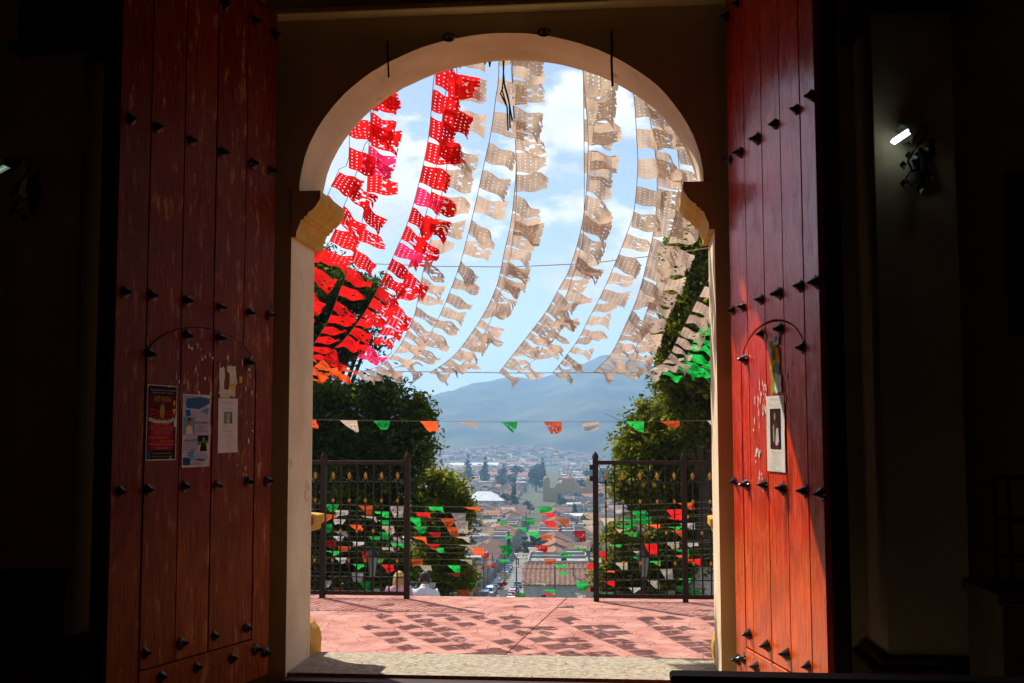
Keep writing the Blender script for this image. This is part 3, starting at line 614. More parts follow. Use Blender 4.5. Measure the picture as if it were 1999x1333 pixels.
# ------------------------------------------------------------------ interior things
M_DARKW = mat('dark_wood', (0.022, 0.012, 0.008), (0.012, 0.007, 0.005), 0.6, 10, stretch=(6, 6, 1), bump=0.2)
def wall_lamp(label, foot, mirror, glow):
    t = thing('wall_lamp', label, 'wall lamp', foot)
    X = lambda dx, dy, dz: Vector(foot) + Vector((dx * mirror, dy, dz))
    b = MB(); b.lathe([(0.045, 0), (0.045, 0.012), (0.03, 0.02), (0.012, 0.03)], X(0, 0, 0), (0, -1, 0), 10); b.tube([X(0, -.01, -.16), X(.01, -.03, -.06), X(0, -.02, .06)], [.006, .022, .014], 6); b.build('backplate', M_STUD, t)
    pts = [X(0, -0.02, -0.05), X(-.05, -.04, -.07), X(-.075, -.05, -.02), X(-.04, -.06, .05), X(-.0, -.07, .09), X(.02, -.08, .13), X(.005, -.09, .165), X(-.035, -.09, .16)]
    b = MB(); b.tube(pts, .007, 6); b.tube([X(-.06, -.05, -.07), X(-.09, -.05, -.11), X(-.06, -.05, -.15), X(-.03, -.05, -.12)], .005, 5); b.build('arm', M_STUD, t, smooth=True)
    lm = MB()
    for k, (dx, dz) in enumerate(((-.10, -.14), (-.02, -.17), (.05, .02), (-.07, .01), (.04, -.10), (-.10, -.04), (.05, .08))):
        b = MB(); c = X(dx, -.05, dz); b.add([c + Vector((0, 0, .028)), c + Vector((.022, -.006, .004)), c + Vector((0, -.012, -.03)), c + Vector((-.022, -.006, .002)), c + Vector((0, .004, 0))], [(0, 1, 4), (1, 2, 4), (2, 3, 4), (3, 0, 4)]); b.build('iron_leaf', M_STUD, t, recalc=False)
    b = MB(); b.lathe([(.006, 0), (.024, .01), (.030, .025), (.022, .04), (.004, .05)], X(.03, -.06, .03), (0.2, -1, .3), 8); b.build('iron_rose', M_STUD, t)
    # glass shade, tipped down and out, with a ruffled lip
    ax = Vector((-0.80 * mirror, -0.25, -0.55)).normalized(); o0 = X(-.035, -.09, .16)
    a = ax.cross(Vector((0.3, 0.9, 0.1))).normalized(); c2 = ax.cross(a); n = 20
    vs_ = []
    prof_ = [(.014, 0), (.027, .012), (.034, .034), (.037, .056), (.044, .072), (.056, .083)]
    for i, (r, h) in enumerate(prof_):
        for k in range(n):
            an = 2 * PI * k / n; q = r * (1 + (0.16 * math.cos(5 * an) if i >= 4 else 0)); hh = h + (0.010 * math.cos(5 * an) if i == 5 else 0)
            vs_.append(o0 + ax * hh + (a * math.cos(an) + c2 * math.sin(an)) * q)
    fs = [(i * n + k, i * n + (k + 1) % n, (i + 1) * n + (k + 1) % n, (i + 1) * n + k) for i in range(len(prof_) - 1) for k in range(n)]
    b = MB(); b.add(vs_, fs); b.build('lamp_shade', M_SHADE, t, recalc=False, smooth=True)
    # compact fluorescent tube
    b = MB()
    for k in range(3):
        an = 2 * PI * k / 3; off = (a * math.cos(an) + c2 * math.sin(an)) * .011
        b.tube([o0 + ax * .06 + off, o0 + ax * .165 + off, o0 + ax * .172 + off * .6], [.0075, .0075, .004], 7)
    b.build('bulb', M_BULB if glow else M_BULBDIM, t, smooth=True)
    return t
M_SHADE = translucent('frosted_glass', (0.05, 0.05, 0.038), (0.03, 0.03, 0.02), 0.25)
M_BULB = emit('bulb_glow', (0.86, 1.0, 0.92), 1.9); M_BULBDIM = emit('bulb_dim', (0.8, 1.0, 0.85), 0.10)
wall_lamp('black iron wall lamp with bare glowing tube, right of the glossy door leaf', P(1796, 312, 6.195), 1, True)
wall_lamp('black iron wall lamp cut by the photo edge, left of the dull door leaf', P(66, 370, 6.195), 1, False)

# pew back in the foreground, right
pw = P(1307, 1310, 2.9)
pew = thing('church_pew', 'dark wooden pew back cutting across the foot of the glossy door leaf', 'pew', (pw.x, 2.9, ZF))
b = MB(); b.box(pw.x + 0.02, pw.x + 2.3, 2.86, 2.90, ZF + 0.25, pw.z - 0.02); b.build('backrest', M_DARKW, pew, bevel=0.004)
b = MB(); b.box(pw.x, pw.x + 2.3, 2.84, 2.92, pw.z - 0.02, pw.z); b.build('top_rail', M_DARKW, pew, bevel=0.006)
b = MB(); b.box(pw.x + 0.03, pw.x + 2.3, 2.42, 2.86, ZF + 0.40, ZF + 0.44); b.build('seat', M_DARKW, pew, bevel=0.004)
for xx in (pw.x + 0.04, pw.x + 2.2): b = MB(); b.box(xx, xx + 0.06, 2.44, 2.855, ZF, ZF + 0.399); b.build('side_panel', M_DARKW, pew, bevel=0.004)
# cabinet left, plinth and stand right, hanging picture
q0, q1 = P(-70, 1133, 5.4), P(33, 1133, 5.4)
cab = thing('wooden_cabinet', 'brown wooden cabinet at the lower left edge of the dark nave', 'cabinet', (q0.x, 5.4, ZF))
b = MB(); b.box(q0.x, q1.x, 5.4, 5.9, ZF, q1.z - 0.03); b.build('body', mat('cabinet_wood', (0.10, 0.055, 0.03), (0.06, 0.03, 0.018), 0.6, 9, stretch=(6, 6, 1)), cab, bevel=0.005)
b = MB(); b.box(q0.x - .02, q1.x + .02, 5.38, 5.92, q1.z - 0.03, q1.z); b.build('cabinet_top', M_DARKW, cab, bevel=0.005)
q0, q1 = P(1953, 1158, 5.2), P(2060, 1158, 5.2)
M_PLIN = mat('plinth_stone', (0.17, 0.13, 0.09), (0.12, 0.09, 0.06), 0.9, 6)
pl = thing('stone_plinth', 'pale low plinth at the lower right edge of the dark nave', 'plinth', (q0.x, 5.2, ZF))
b = MB(); b.box(q0.x, q1.x, 5.2, 5.7, ZF, q0.z - 0.05); b.build('body', M_PLIN, pl, bevel=0.006)
b = MB(); b.box(q0.x - .02, q1.x + .02, 5.18, 5.72, q0.z - 0.05, q0.z); b.build('plinth_top', M_PLIN, pl, bevel=0.006)
q0, q1 = P(1938, 930, 5.35), P(1985, 930, 5.35); zt, zb_ = q0.z, P(1940, 1158, 5.2).z + 0.0005
st = thing('iron_stand', 'thin black iron rack standing on the pale plinth', 'stand', (q0.x + .05, 5.35, zb_))
x0, x1 = q0.x + 0.05, q0.x + 0.30
for xx in (x0, x1):
    for yy in (5.3, 5.5): b = MB(); b.box(xx - .006, xx + .006, yy - .006, yy + .006, zb_, zt); b.build('post', M_STUD, st)
for zz in (zt, zt - .19, zt - .36):
    for yy in (5.3, 5.5): b = MB(); b.box(x0 + .006, x1 - .006, yy - .005, yy + .005, zz - .012, zz); b.build('rail', M_STUD, st)
q0, q1 = P(1962, 340, 6.66), P(2060, 655, 6.66)
pf = thing('framed_picture', 'dark framed picture hanging high at the right edge of the nave wall', 'picture', (q0.x, 6.66, q1.z))
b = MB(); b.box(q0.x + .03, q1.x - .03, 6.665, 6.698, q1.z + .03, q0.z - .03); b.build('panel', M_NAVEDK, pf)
for (xa, xb, za, zb2) in ((q0.x, q1.x, q0.z - .03, q0.z), (q0.x, q1.x, q1.z, q1.z + .03), (q0.x, q0.x + .03, q1.z + .03, q0.z - .03), (q1.x - .03, q1.x, q1.z + .03, q0.z - .03)):
    b = MB(); b.box(xa, xb, 6.65, 6.698, za, zb2); b.build('frame', M_STUD, pf, bevel=0.004)
# cords hanging from nails above the arch
def cord(label, pts, nail=True, r=0.006):
    t = thing('hanging_cord', label, 'cord', pts[0])
    b = MB(); b.tube(pts, r, 5); b.build('cord', M_WIRE, t)
    if nail: b = MB(); p = Vector(pts[0]); b.tube([p + Vector((0, -.03, 0)), Vector((p.x, Y1 - .001, p.z))], .006, 5); b.build('nail', M_STUD, t)
cord('short looped cord hanging over the left shoulder of the arch', [P(757, 83, 6.67), P(757, 108, 6.665), P(758, 130, 6.67), P(759, 151, 6.675)])
cord('long knotted cord hanging over the right shoulder of the arch', [P(1194, 62, 6.66), P(1195, 90, 6.66), P(1194, 120, 6.67), P(1196, 168, 6.67)], r=0.008)
b = MB()
for pts in (((982, 114), (983, 140), (985, 168), (994, 200), (996, 250)), ((984, 114), (982, 160), (980, 175), (990, 210), (992, 255)), ((985, 165), (992, 190), (1000, 235)), ((982, 170), (977, 182), (988, 205)), ((946, 116), (947, 126)), ((954, 115), (956, 130), (958, 118))):
    b.tube([P(a, c, 7.3 + 0.01 * i) for i, (a, c) in enumerate(pts)], 0.0055, 5)
o = b.build('wire_bundle', M_WIRE, base=P(983, 114, 7.3)); tag(o, 'tangled black wires dangling below the crown of the arch', 'wires')
for k, (px, py, lb) in enumerate(((877, 74, 'rusty iron hook at the arch edge left of its crown'), (1062, 64, 'rusty iron ring at the arch edge right of its crown'))):
    p = P(px, py, 6.68); b = MB(); b.tube([p + Vector((.035 * math.cos(a), -.01, .022 * math.sin(a))) for a in [2 * PI * j / 10 for j in range(10)]], .008, 5); b.tube([p, p + Vector((0, .03, 0.02))], .01, 5)
    tag(b.build('iron_hook', M_STUD, base=p), lb, 'hook')

# ================================================================== TERRACE
ter = thing('terrace', 'pink stamped concrete terrace between the church steps and the gates', 'terrace', (-1.5, 12, ZTER)); ter['kind'] = 'structure'
jx = [-14, -7.5, -1.32, 4.4, 10]; jy = [7.3, 10.9, 14.75, 16.35]
for i in range(4):
    for j in range(3):
        b = MB(); g = 0.006
        sk = lambda x, y: x + (0.10 * (y - 12) if abs(x + 1.32) < .1 else 0)
        x0, x1, y0, y1 = jx[i] + g, jx[i + 1] - g, jy[j] + g, jy[j + 1] - g
        poly = [(sk(jx[i], y0) + g, y0), (sk(jx[i + 1], y0) - g, y0), (sk(jx[i + 1], y1) - g, y1), (sk(jx[i], y1) + g, y1)]
        b.prism(poly, lambda p: (p[0], p[1], ZTER - 0.14), lambda p: (p[0], p[1], ZTER))
        b.build('slab', M_PINKC, ter, bevel=0.004)
b = MB(); b.box(-14, 10, 7.3, 16.34, ZTER - 0.6, ZTER - 0.05); b.build('bed', mat('joint_dirt', (0.05, 0.025, 0.02), None, 0.95), ter)

# fallen leaves and petals on threshold and terrace
b = MB(); rr = random.Random(12)
for k in range(170):
    if k < 95: x, y, z = rr.uniform(-1.9, .45), rr.uniform(6.75, 7.38), ZT + .004
    else: x, y, z = rr.uniform(-5, 1.5), rr.uniform(11.5, 16), ZTER + .004
    a = rr.uniform(0, 2 * PI); r = rr.uniform(.006, .016); d = Vector((math.cos(a), math.sin(a), 0)) * r; e = Vector((-d.y, d.x, 0)) * .45; c = Vector((x, y, z))
    b.add([c - d, c + e + Vector((0, 0, .004)), c + d + Vector((0, 0, rr.uniform(0, .008))), c - e], [(0, 1, 2, 3)])
o = b.build('fallen_petals', mat('yellow_petal', (0.66, 0.52, 0.16), (0.5, 0.4, 0.2), 0.8), base=(0, 7, ZT), recalc=False); tag(o, 'yellow petals scattered over the threshold and terrace', 'petals', kind='stuff')

# ------------------------------------------------------------------ iron gates and fences
GY = 16.05
def iron_panel(name, label, cat, xs_full, xs_fin, x0, x1, posts, flip):
    zt = P(1000, 903, GY).z; t = thing(name, label, cat, (x0, GY, ZTER))
    zz = lambda py: P(1000, py, GY).z
    def bar(nm, xa, xb, za, zb, w=.02, m=M_IRON): b = MB(); b.box(xa, xb, GY - w, GY + w, za, zb); return b.build(nm, m, t, bevel=0.003)
    for px in posts:
        c = px; b = MB(); b.box(c - .038, c + .038, GY - .038, GY + .038, ZTER + 0.001, zz(895)); p = b.build('post', M_IRON, t, bevel=0.004)
        b = MB(); b.lathe([(.045, 0), (.050, .03), (.030, .07), (.002, .10)], (c, GY, zz(895)), (0, 0, 1), 4); b.build('post_cap', M_IRON, p)
    bar('rail', x0, x1, zz(907), zz(899), .018); bar('rail', x0, x1, zz(942.5), zz(940.5), .006); bar('rail', x0, x1, zz(1130), zz(1128), .012); bar('rail', x0, x1, zz(1165), zz(1157), .018)
    for x in xs_full:
        b = MB(); b.box(x - .010, x + .010, GY - .008, GY + .008, zz(1157), zz(907)); q = b.build('bar', M_IRON, t)
        b = MB(); b.lathe([(.012, -.026), (.017, -.010), (.020, 0), (.017, .010), (.012, .026)], (x, GY, zz(1038)), (0, 0, 1), 8); b.build('collar', M_GOLD, q)
    for x in xs_fin:
        b = MB(); b.box(x - .010, x + .010, GY - .008, GY + .008, zz(1157), zz(936)); q = b.build('bar', M_IRON, t)
        for py in (978, 1097): b = MB(); b.lathe([(.012, -.026), (.016, -.015), (.020, 0), (.016, .015), (.012, .026)], (x, GY, zz(py)), (0, 0, 1), 8); b.build('collar', M_GOLD, q)
        b = MB(); b.lathe([(.010, 0), (.014, .02), (.026, .035), (.024, .06), (.010, .09), (.001, .105)], (x, GY, zz(936)), (0, 0, 1), 8); b.build('finial', M_GOLD, q)
        b = MB()
        for s in (-1, 1):
            cx = x + s * .035; cz = zz(937) - .01
            b.tube([(x + s * .012, GY, zz(941))] + [(cx + .022 * (1 - k / 16) * math.cos(PI + s * 0 + (-s) * k * .55) * s * -1 * -1, GY, cz + .022 * (1 - k / 16) * math.sin(k * .55)) for k in range(10)], .004, 4)
            b.tube([(x + s * .03, GY, zz(925)), (x + s * .105, GY, zz(907))], .0045, 4)
        b.build('scroll', M_IRON, q)
    return t
def xg(px): return P(px, 1000, GY).x
rf = [xg(q) for q in (1183, 1216.5, 1250, 1283.5, 1317)]; rl = [xg(q) for q in (1199.8, 1233.4, 1266.7, 1300.3)]
gr = iron_panel('iron_gate', 'dark brown iron gate with gold tips, before the sunlit tree on the right', 'gate', rl, rf, xg(1163), xg(1334), [xg(1163)], 1)
for py in (912, 934, 1150): b = MB(); b.box(xg(1163) - .08, xg(1163) - .038, GY - .02, GY + .02, P(1163, py + 5, GY).z, P(1163, py - 5, GY).z); b.build('hinge_lug', M_IRON, gr)
lf = [xg(q) for q in (650, 681.5, 713, 744.5, 776)]; ll = [xg(q) for q in (665, 697, 728.7, 760.4)]
gl = iron_panel('iron_gate', 'dark brown iron gate with gold tips, before the dark tree on the left', 'gate', ll, lf, xg(633), xg(795), [xg(795)], -1)
stp = xg(1250) - xg(1216.5)
x0 = xg(1336)
iron_panel('iron_fence', 'iron fence section between the right gate and the right jamb', 'fence', [x0 + stp * (k + 1) for k in range(4)], [x0 + stp * (k + .5) for k in range(5)], x0, x0 + 5 * stp, [x0, x0 + 5 * stp], 1)
x1 = xg(631)
iron_panel('iron_fence', 'iron fence section between the left gate and the left jamb', 'fence', [x1 - stp * (k + 1) for k in range(4)], [x1 - stp * (k + .5) for k in range(5)], x1 - 5 * stp, x1, [x1, x1 - 5 * stp], 1)

# ================================================================== TERRAIN
PROF = [(-60, -3.2), (16.2, -3.0), (16.9, -3.1), (25, -6.2), (60, -16), (120, -25.5), (190, -30.2), (215, -31.3), (300, -37), (500, -44), (900, -50), (2000, -57), (3200, -60), (9000, -64)]
def tz(y):
    for (a, za), (c, zc) in zip(PROF, PROF[1:]):
        if y <= c: k = max(0.0, (y - a) / (c - a)); return za + (zc - za) * k
    return -64.0
M_HILL = mat('hillside_earth', (0.10, 0.085, 0.045), (0.045, 0.06, 0.022), 0.95, 0.25, detail=10, bump=0.3)
ys = [-60, -20, 10, 16.2, 16.9, 20, 25, 32, 40, 60, 90, 120, 160, 190, 215, 260, 300, 400, 500, 650, 900, 1200, 1600, 2000, 2600, 3200, 4500, 6300]
ss = [-1.0, -.7, -.5, -.35, -.25, -.18, -.12, -.06, 0, .06, .12, .18, .3, .5, .8]
b = MB(); vs_ = [(s_ * (60 + .9 * max(y, 0)), y, tz(y)) for y in ys for s_ in ss]; n = len(ss)
b.add(vs_, [(j * n + i, j * n + i + 1, (j + 1) * n + i + 1, (j + 1) * n + i) for j in range(len(ys) - 1) for i in range(n - 1)])
tag(b.build('hillside', M_HILL, recalc=False), kind='structure')
# stairway down from the gates
M_STEP = mat('stair_concrete', (0.34, 0.30, 0.25), (0.24, 0.21, 0.18), 0.9, 4, bump=0.3)
stw = thing('stairway', 'wide concrete stairway running down the hill beyond the gates', 'stairs', (-2, 16.36, ZTER)); stw['kind'] = 'structure'
for k in range(26):
    b = MB(); y0 = 16.36 + .36 * k; zt_ = ZTER - .16 * (k + 1); b.box(-4.6, 1.6, y0, y0 + .36, zt_ - .5, zt_); b.build('step', M_STEP, stw)

# mountain
prof_px = [(-900, 800), (-300, 770), (300, 800), (560, 800), (700, 792), (825, 778), (870, 764), (930, 748), (1000, 735), (1035, 741), (1070, 733), (1120, 715), (1180, 691), (1235, 697), (1290, 716), (1400, 742), (1600, 780), (2100, 760), (2900, 800)]
YR, YB = 4300.0, 2350.0
rx = [(P(a, c, YR).x, P(a, c, YR).z) for a, c in prof_px]
def ridge(x):
    if x <= rx[0][0]: return rx[0][1]
    for (a, za), (c, zc) in zip(rx, rx[1:]):
        if x <= c: k = (x - a) / (c - a); k = k * k * (3 - 2 * k) * .5 + k * .5; return za + (zc - za) * k
    return rx[-1][1]
vs_ = []; nx, ny = 300, 90
for j in range(ny + 1):
    y = YB + (6000 - YB) * j / ny
    for i in range(nx + 1):
        x = (-.78 + 1.4 * i / nx) * 5200
        xr = x * YR / max(y, YB) * .35 + x * .65
        r = ridge(xr) + 60
        k = (y - YB) / (YR - YB)
        f = (k ** .85 if k < 1 else max(0.0, 1 - (k - 1) * 1.1)) if k > 0 else 0
        nn = mnoise.fractal(Vector((x * .0024, y * .0016, 3.1)), .8, 2.1, 7) - .5 * abs(mnoise.noise(Vector((x * .004, y * .0015, 9.0))))
        h = -62 + r * f + nn * 60 * min(1, f * 2) * (1 - .75 * min(1, abs(k)) if k < 1 else .3)
        h += mnoise.noise(Vector((x * .03, y * .03, 1.0))) * 7 * min(1, f * 4)
        # low cream knoll with houses before the mountain
        vs_.append((x, y, h))
M_MOUNT = mat('mountain_forest', (0.014, 0.024, 0.011), (0.08, 0.085, 0.035), 0.95, 0.007, detail=14, contrast=(0.4, 0.66))
b = MB(); b.add(vs_, [(j * (nx + 1) + i, j * (nx + 1) + i + 1, (j + 1) * (nx + 1) + i + 1, (j + 1) * (nx + 1) + i) for j in range(ny) for i in range(nx)])
tag(b.build('mountain', M_MOUNT, recalc=False, smooth=True), kind='structure')
kn = P(990, 905, 2300); vs_ = []; nk = 26
for j in range(nk + 1):
    for i in range(nk + 1):
        a, c = -1 + 2 * i / nk, -1 + 2 * j / nk; q = max(0, 1 - a * a - c * c)
        vs_.append((kn.x + a * 230, 2300 + c * 260, -62 + 34 * q ** 1.3 + mnoise.noise(Vector((a * 3, c * 3, 7))) * 5 * q))
b = MB(); b.add(vs_, [(j * (nk + 1) + i, j * (nk + 1) + i + 1, (j + 1) * (nk + 1) + i + 1, (j + 1) * (nk + 1) + i) for j in range(nk) for i in range(nk)])
tag(b.build('knoll', mat('knoll_fields', (0.36, 0.30, 0.17), (0.13, 0.14, 0.06), 0.95, 0.012, detail=8), recalc=False, smooth=True), kind='structure')

#@@PART2@@
# ================================================================== BUNTING (cut tissue flags)
def flag_mesh(kind, seed, w, h):
    """one tissue flag; x along its string, y away from it; cut-out grid, ragged free edge"""
    rr = random.Random(seed); nx, ny = 13, 12
    ph = [rr.uniform(0, 6.3) for _ in range(5)]; curl = rr.uniform(-1.0, 1.0); sh = rr.uniform(0.25, 0.95) if kind == 'low' else rr.uniform(-.15, .35)
    amp = rr.uniform(.02, .045) if kind == 'high' else rr.uniform(.012, .03)
    vs_ = []
    for j in range(ny + 1):
        for i in range(nx + 1):
            s, t = (i + (.23 if i % 2 and i < nx else -.23 if i and i < nx else 0)) / nx, (j + (.23 if j % 2 and j < ny else -.23 if j and j < ny else 0)) / ny; x = (s - .5) * w; y = t * h
            if kind == 'low': x = x + sh * t * (w / 2 - x) * 0.9
            else: x = x + sh * t * w * .35 + .02 * math.sin(5 * t + ph[3]) * t; y *= 1 - .10 * abs(curl) * t
            z = amp * t ** .8 * (math.sin(7.0 * t + 2.2 * s + ph[0]) + .6 * math.sin(5.5 * s - 3 * t + ph[1])) + curl * .10 * t * t * (s - .35)
            if j == ny: y += rr.uniform(-.35, .25) * h / ny
            if i in (0, nx) and j: x += rr.uniform(-.12, .12) * w / nx
            vs_.append((x, y, z))
    fs = []
    motif = rr.randint(0, 2)
    for j in range(ny):
        for i in range(nx):
            hole = False
            if 1 <= j <= 3 and i % 2 == 1 and j % 2 == 1: hole = True
            if 3 < j < ny - 1 and 1 <= i <= nx - 2:
                a, c = i - (nx - 1) / 2, j - (ny + 3) / 2
                q = math.hypot(a, c * 1.2)
                if motif == 0: hole = (2.2 < q < 3.2 and (i + j) % 2 == 0) or (i % 2 == 1 and q > 4.0 and j % 2 == 1)
                elif motif == 1: hole = (abs(abs(a) - abs(c)) < .6 and q > 1 and rr.random() < .6) or (i in (1, nx - 2) and j % 2 == 1)
                else: hole = i % 2 == 1 and j % 2 == 1 and rr.random() < .8
            if j == ny - 1 and i % 2 == 1 and rr.random() < .75: hole = True
            if not hole: k = j * (nx + 1) + i; fs.append((k, k + 1, k + nx + 2, k + nx + 1))
    me = bpy.data.meshes.new('flag'); me.from_pydata(vs_, [], fs); me.materials.append(M_RED)
    me.polygons.foreach_set('use_smooth', [True] * len(fs)); me.update(); return me
HIGH = [flag_mesh('high', 100 + k, .262, .300) for k in range(20)]
LOW = [flag_mesh('low', 200 + k, .31, .25) for k in range(14)]
def set_mat(o, m):
    o.material_slots[0].link = 'OBJECT'; o.material_slots[0].material = m
def hang(t, meshes, pos, T, B, m, rr):
    T = T.normalized(); N = T.cross(B).normalized(); B = N.cross(T).normalized()
    o = put('flag', rr.choice(meshes), t); set_mat(o, m)
    M = Matrix(((T.x, B.x, N.x, 0), (T.y, B.y, N.y, 0), (T.z, B.z, N.z, 0), (0, 0, 0, 1)))
    o.matrix_basis = Matrix.Translation(pos - t.location) @ M @ Matrix.Diagonal((rr.choice((-1, 1)) if meshes is HIGH else 1, rr.uniform(.92, 1.08), 1, 1))
    return o
def smooth_path(pts, step):
    """Catmull-Rom through 3D points, resampled at an even step"""
    out = []; p = [pts[0] * 2 - pts[1]] + pts + [pts[-1] * 2 - pts[-2]]
    for i in range(1, len(p) - 2):
        for k in range(12):
            t = k / 12; a, b_, c, d = p[i - 1], p[i], p[i + 1], p[i + 2]
            out.append(.5 * ((2 * b_) + (c - a) * t + (2 * a - 5 * b_ + 4 * c - d) * t * t + (3 * b_ - a - 3 * c + d) * t ** 3))
    out.append(pts[-1]); res = [out[0]]; acc = 0
    for a, c in zip(out, out[1:]):
        L = (c - a).length
        while L > 1e-9 and acc + L >= step:
            k = (step - acc) / L; a = a + (c - a) * k; L = (c - a).length; acc = 0; res.append(a.copy())
        acc += L
    return res
# the strings climb from a tie rope over the gates to the facade above the arch, sagging and bowed to the right by the wind
YF, HF = 16.6, P(1000, 727, 16.6).z
def hprof(Y): return HF + .043 * max(0, YF - Y) ** 2 + 0.012 * max(0, YF - Y)
def depth_for(px, py):
    lo, hi = 8.6, YF
    for _ in range(40):
        m = (lo + hi) / 2
        if P(px, py, m).z > hprof(m): lo, hi = lo, hi
        # image height falls as the string recedes: compare heights
        if hprof(m) > P(px, py, m).z: lo = m
        else: hi = m
    return (lo + hi) / 2
def overhead(label, cols, pix, seed, pitch=.37, skip=0.0, zcut=3.25):
    pitch *= 1.07
    rr = random.Random(seed); pts = []
    for px, py in pix: pts.append(P(px, py, depth_for(px, py)))
    d = (pts[-1] - pts[-2]).normalized(); top = Vector((pts[-1].x + d.x * 1.2, 7.25, 5.6)); mid = pts[-1] * .5 + top * .5; mid.z -= .25
    path = pts + [mid, top]
    t = thing('bunting_string', label, 'bunting', top, group='tissue bunting strings over the terrace')
    fine = smooth_path(path, .12)
    b = MB(); b.tube(fine, .0032, 4); b.build('string', M_ROPE, t)
    res = smooth_path(path, pitch); n = len(res)
    for i, p in enumerate(res[:-1]):
        if p.z > zcut or rr.random() < skip: continue
        T = res[min(i + 1, n - 1)] - res[i]
        B = Vector((1.0, rr.uniform(-.7, .3), rr.uniform(-.55, .15)))
        if rr.random() < .12: B.z -= .5
        c = cols[0] if not callable(cols) else cols(i / n, rr)
        if isinstance(cols, list) and len(cols) > 1 and rr.random() < .06: c = cols[1]
        hang(t, HIGH, p, T, B, c, rr)
    return t
redrun = lambda f, rr: M_ORANGE if f < .12 else (M_PINK if rr.random() < .05 else M_RED)
OV = [
 ('red bunting string nearest the left jamb, mostly hidden behind the impost', redrun, [(520, 640), (560, 530), (600, 450), (640, 380), (662, 330), (682, 285)], {}),
 ('second red bunting string from the left jamb, before the tall dark tree', redrun, [(505, 715), (545, 660), (585, 585), (612, 533), (654, 449), (669, 408), (690, 355), (712, 282), (724, 235)], {'pitch': .40}),
 ('third red bunting string from the left jamb, crossing the tree top', redrun, [(540, 728), (580, 702), (610, 674), (642, 623), (663, 569), (675, 539), (702, 458), (708, 423), (716, 378), (720, 288), (723, 237), (728, 190)], {'pitch': .40}),
 ('dense red bunting string in front of a tan one, left of the clouds', redrun, [(590, 728), (612, 716), (642, 689), (675, 659), (711, 611), (741, 557), (770, 495), (798, 428), (820, 348), (837, 264), (846, 159), (852, 100)], {'pitch': .31, 'zcut': 5.2}),
 ('short thin red bunting string overlapping the dense red one', redrun, [(630, 729), (651, 727), (690, 701), (732, 662), (762, 611), (786, 554), (808, 490), (828, 430), (845, 360), (858, 280), (868, 190), (876, 130)], {'skip': .1, 'zcut': 5.2}),
 ('tan white bunting string close behind the dense red one', [M_WHITE], [(700, 727), (745, 712), (777, 680), (800, 637), (811, 608), (824, 540), (845, 450), (862, 380), (876, 300), (884, 220), (892, 130)], {'zcut': 5.2}),
 ('first lone white bunting string right of the reds, before bright cloud', [M_WHITE], [(745, 727), (795, 707), (825, 674), (855, 623), (892, 533), (913, 460), (930, 390), (945, 320), (957, 267), (968, 190), (974, 118)], {'zcut': 5.2}),
 ('white bunting string falling from the black wires below the arch crown', [M_WHITE], [(841, 726), (870, 707), (897, 682), (940, 620), (969, 560), (985, 490), (998, 430), (1007, 340), (1006, 270), (1001, 200), (1000, 115)], {'pitch': .285, 'zcut': 5.2}),
 ('short sparse white bunting string beside the one below the arch crown', [M_WHITE], [(868, 728), (905, 708), (935, 668), (960, 620), (980, 560), (1000, 470), (1008, 380), (1006, 270), (1000, 160)], {'skip': .62}),
 ('tan white bunting string down the middle of the open blue sky', [M_WHITE], [(975, 726), (1003, 690), (1036, 648), (1068, 605), (1093, 560), (1111, 527), (1132, 458), (1143, 390), (1148, 300), (1146, 230), (1138, 138)], {'pitch': .30}),
 ('sparse white bunting string tied at the rope below the middle one', [M_WHITE], [(1010, 727), (1030, 712), (1048, 698), (1063, 668), (1085, 625), (1108, 570), (1128, 500), (1140, 430)], {'skip': .35}),
 ('narrow white bunting string between the middle string and the thick right ones', [M_WHITE], [(1080, 727), (1098, 704), (1129, 662), (1147, 626), (1174, 575), (1198, 521), (1226, 450), (1238, 410), (1245, 330), (1243, 270), (1238, 189), (1232, 140)], {}),
 ('thick tan white bunting string along the right curve of the arch', [M_WHITE], [(1159, 726), (1192, 692), (1222, 632), (1246, 575), (1267, 494), (1279, 430), (1283, 360), (1279, 300), (1266, 216), (1250, 150)], {'pitch': .26}),
 ('pale white bunting string tucked behind the thick one at the right arch edge', [M_WHITE], [(1205, 728), (1237, 690), (1258, 620), (1280, 560), (1300, 490), (1318, 420), (1326, 350), (1322, 290), (1308, 220)], {'pitch': .30}),
 ('white bunting string in front of the right tree', [M_WHITE], [(1255, 727), (1298, 704), (1325, 656), (1351, 605), (1384, 542), (1410, 480), (1425, 420)], {}),
 ('green bunting string in front of the right tree, by the jamb', [M_GREEN, M_WHITE], [(1296, 727), (1333, 706), (1360, 652), (1387, 615), (1420, 560), (1440, 500)], {}),
 ('green bunting string half cut off by the right jamb', [M_GREEN], [(1345, 727), (1374, 712), (1398, 690), (1430, 640), (1455, 580)], {}),
]
for k, (lb, cols, pix, kw) in enumerate(OV): overhead(lb, cols, pix, 40 + k, **kw)
# tie rope
def rope(label, cat, pts, r=.006, m=None, name='rope'):
    b = MB(); b.tube(pts, r, 5); o = b.build(name, m or M_ROPE, base=pts[0]); return tag(o, label, cat)
rope('taut rope along the lower ends of the overhead bunting', 'rope', [P(400, 716, YF), P(700, 724, YF), P(1000, 728, YF), P(1300, 727, YF), P(1600, 718, YF)])
rope('thin cable crossing the sky between the two trees', 'cable', [P(480, 480, 21), P(640, 502, 20.6), P(735, 515, 20.3), P(860, 520, 20), P(1000, 521, 19.6), P(1150, 514, 19.2), P(1280, 499, 18.8), P(1390, 483, 18.5), P(1560, 450, 18)], .008, mat('cable', (0.22, 0.15, 0.08), None, 0.7), 'cable')

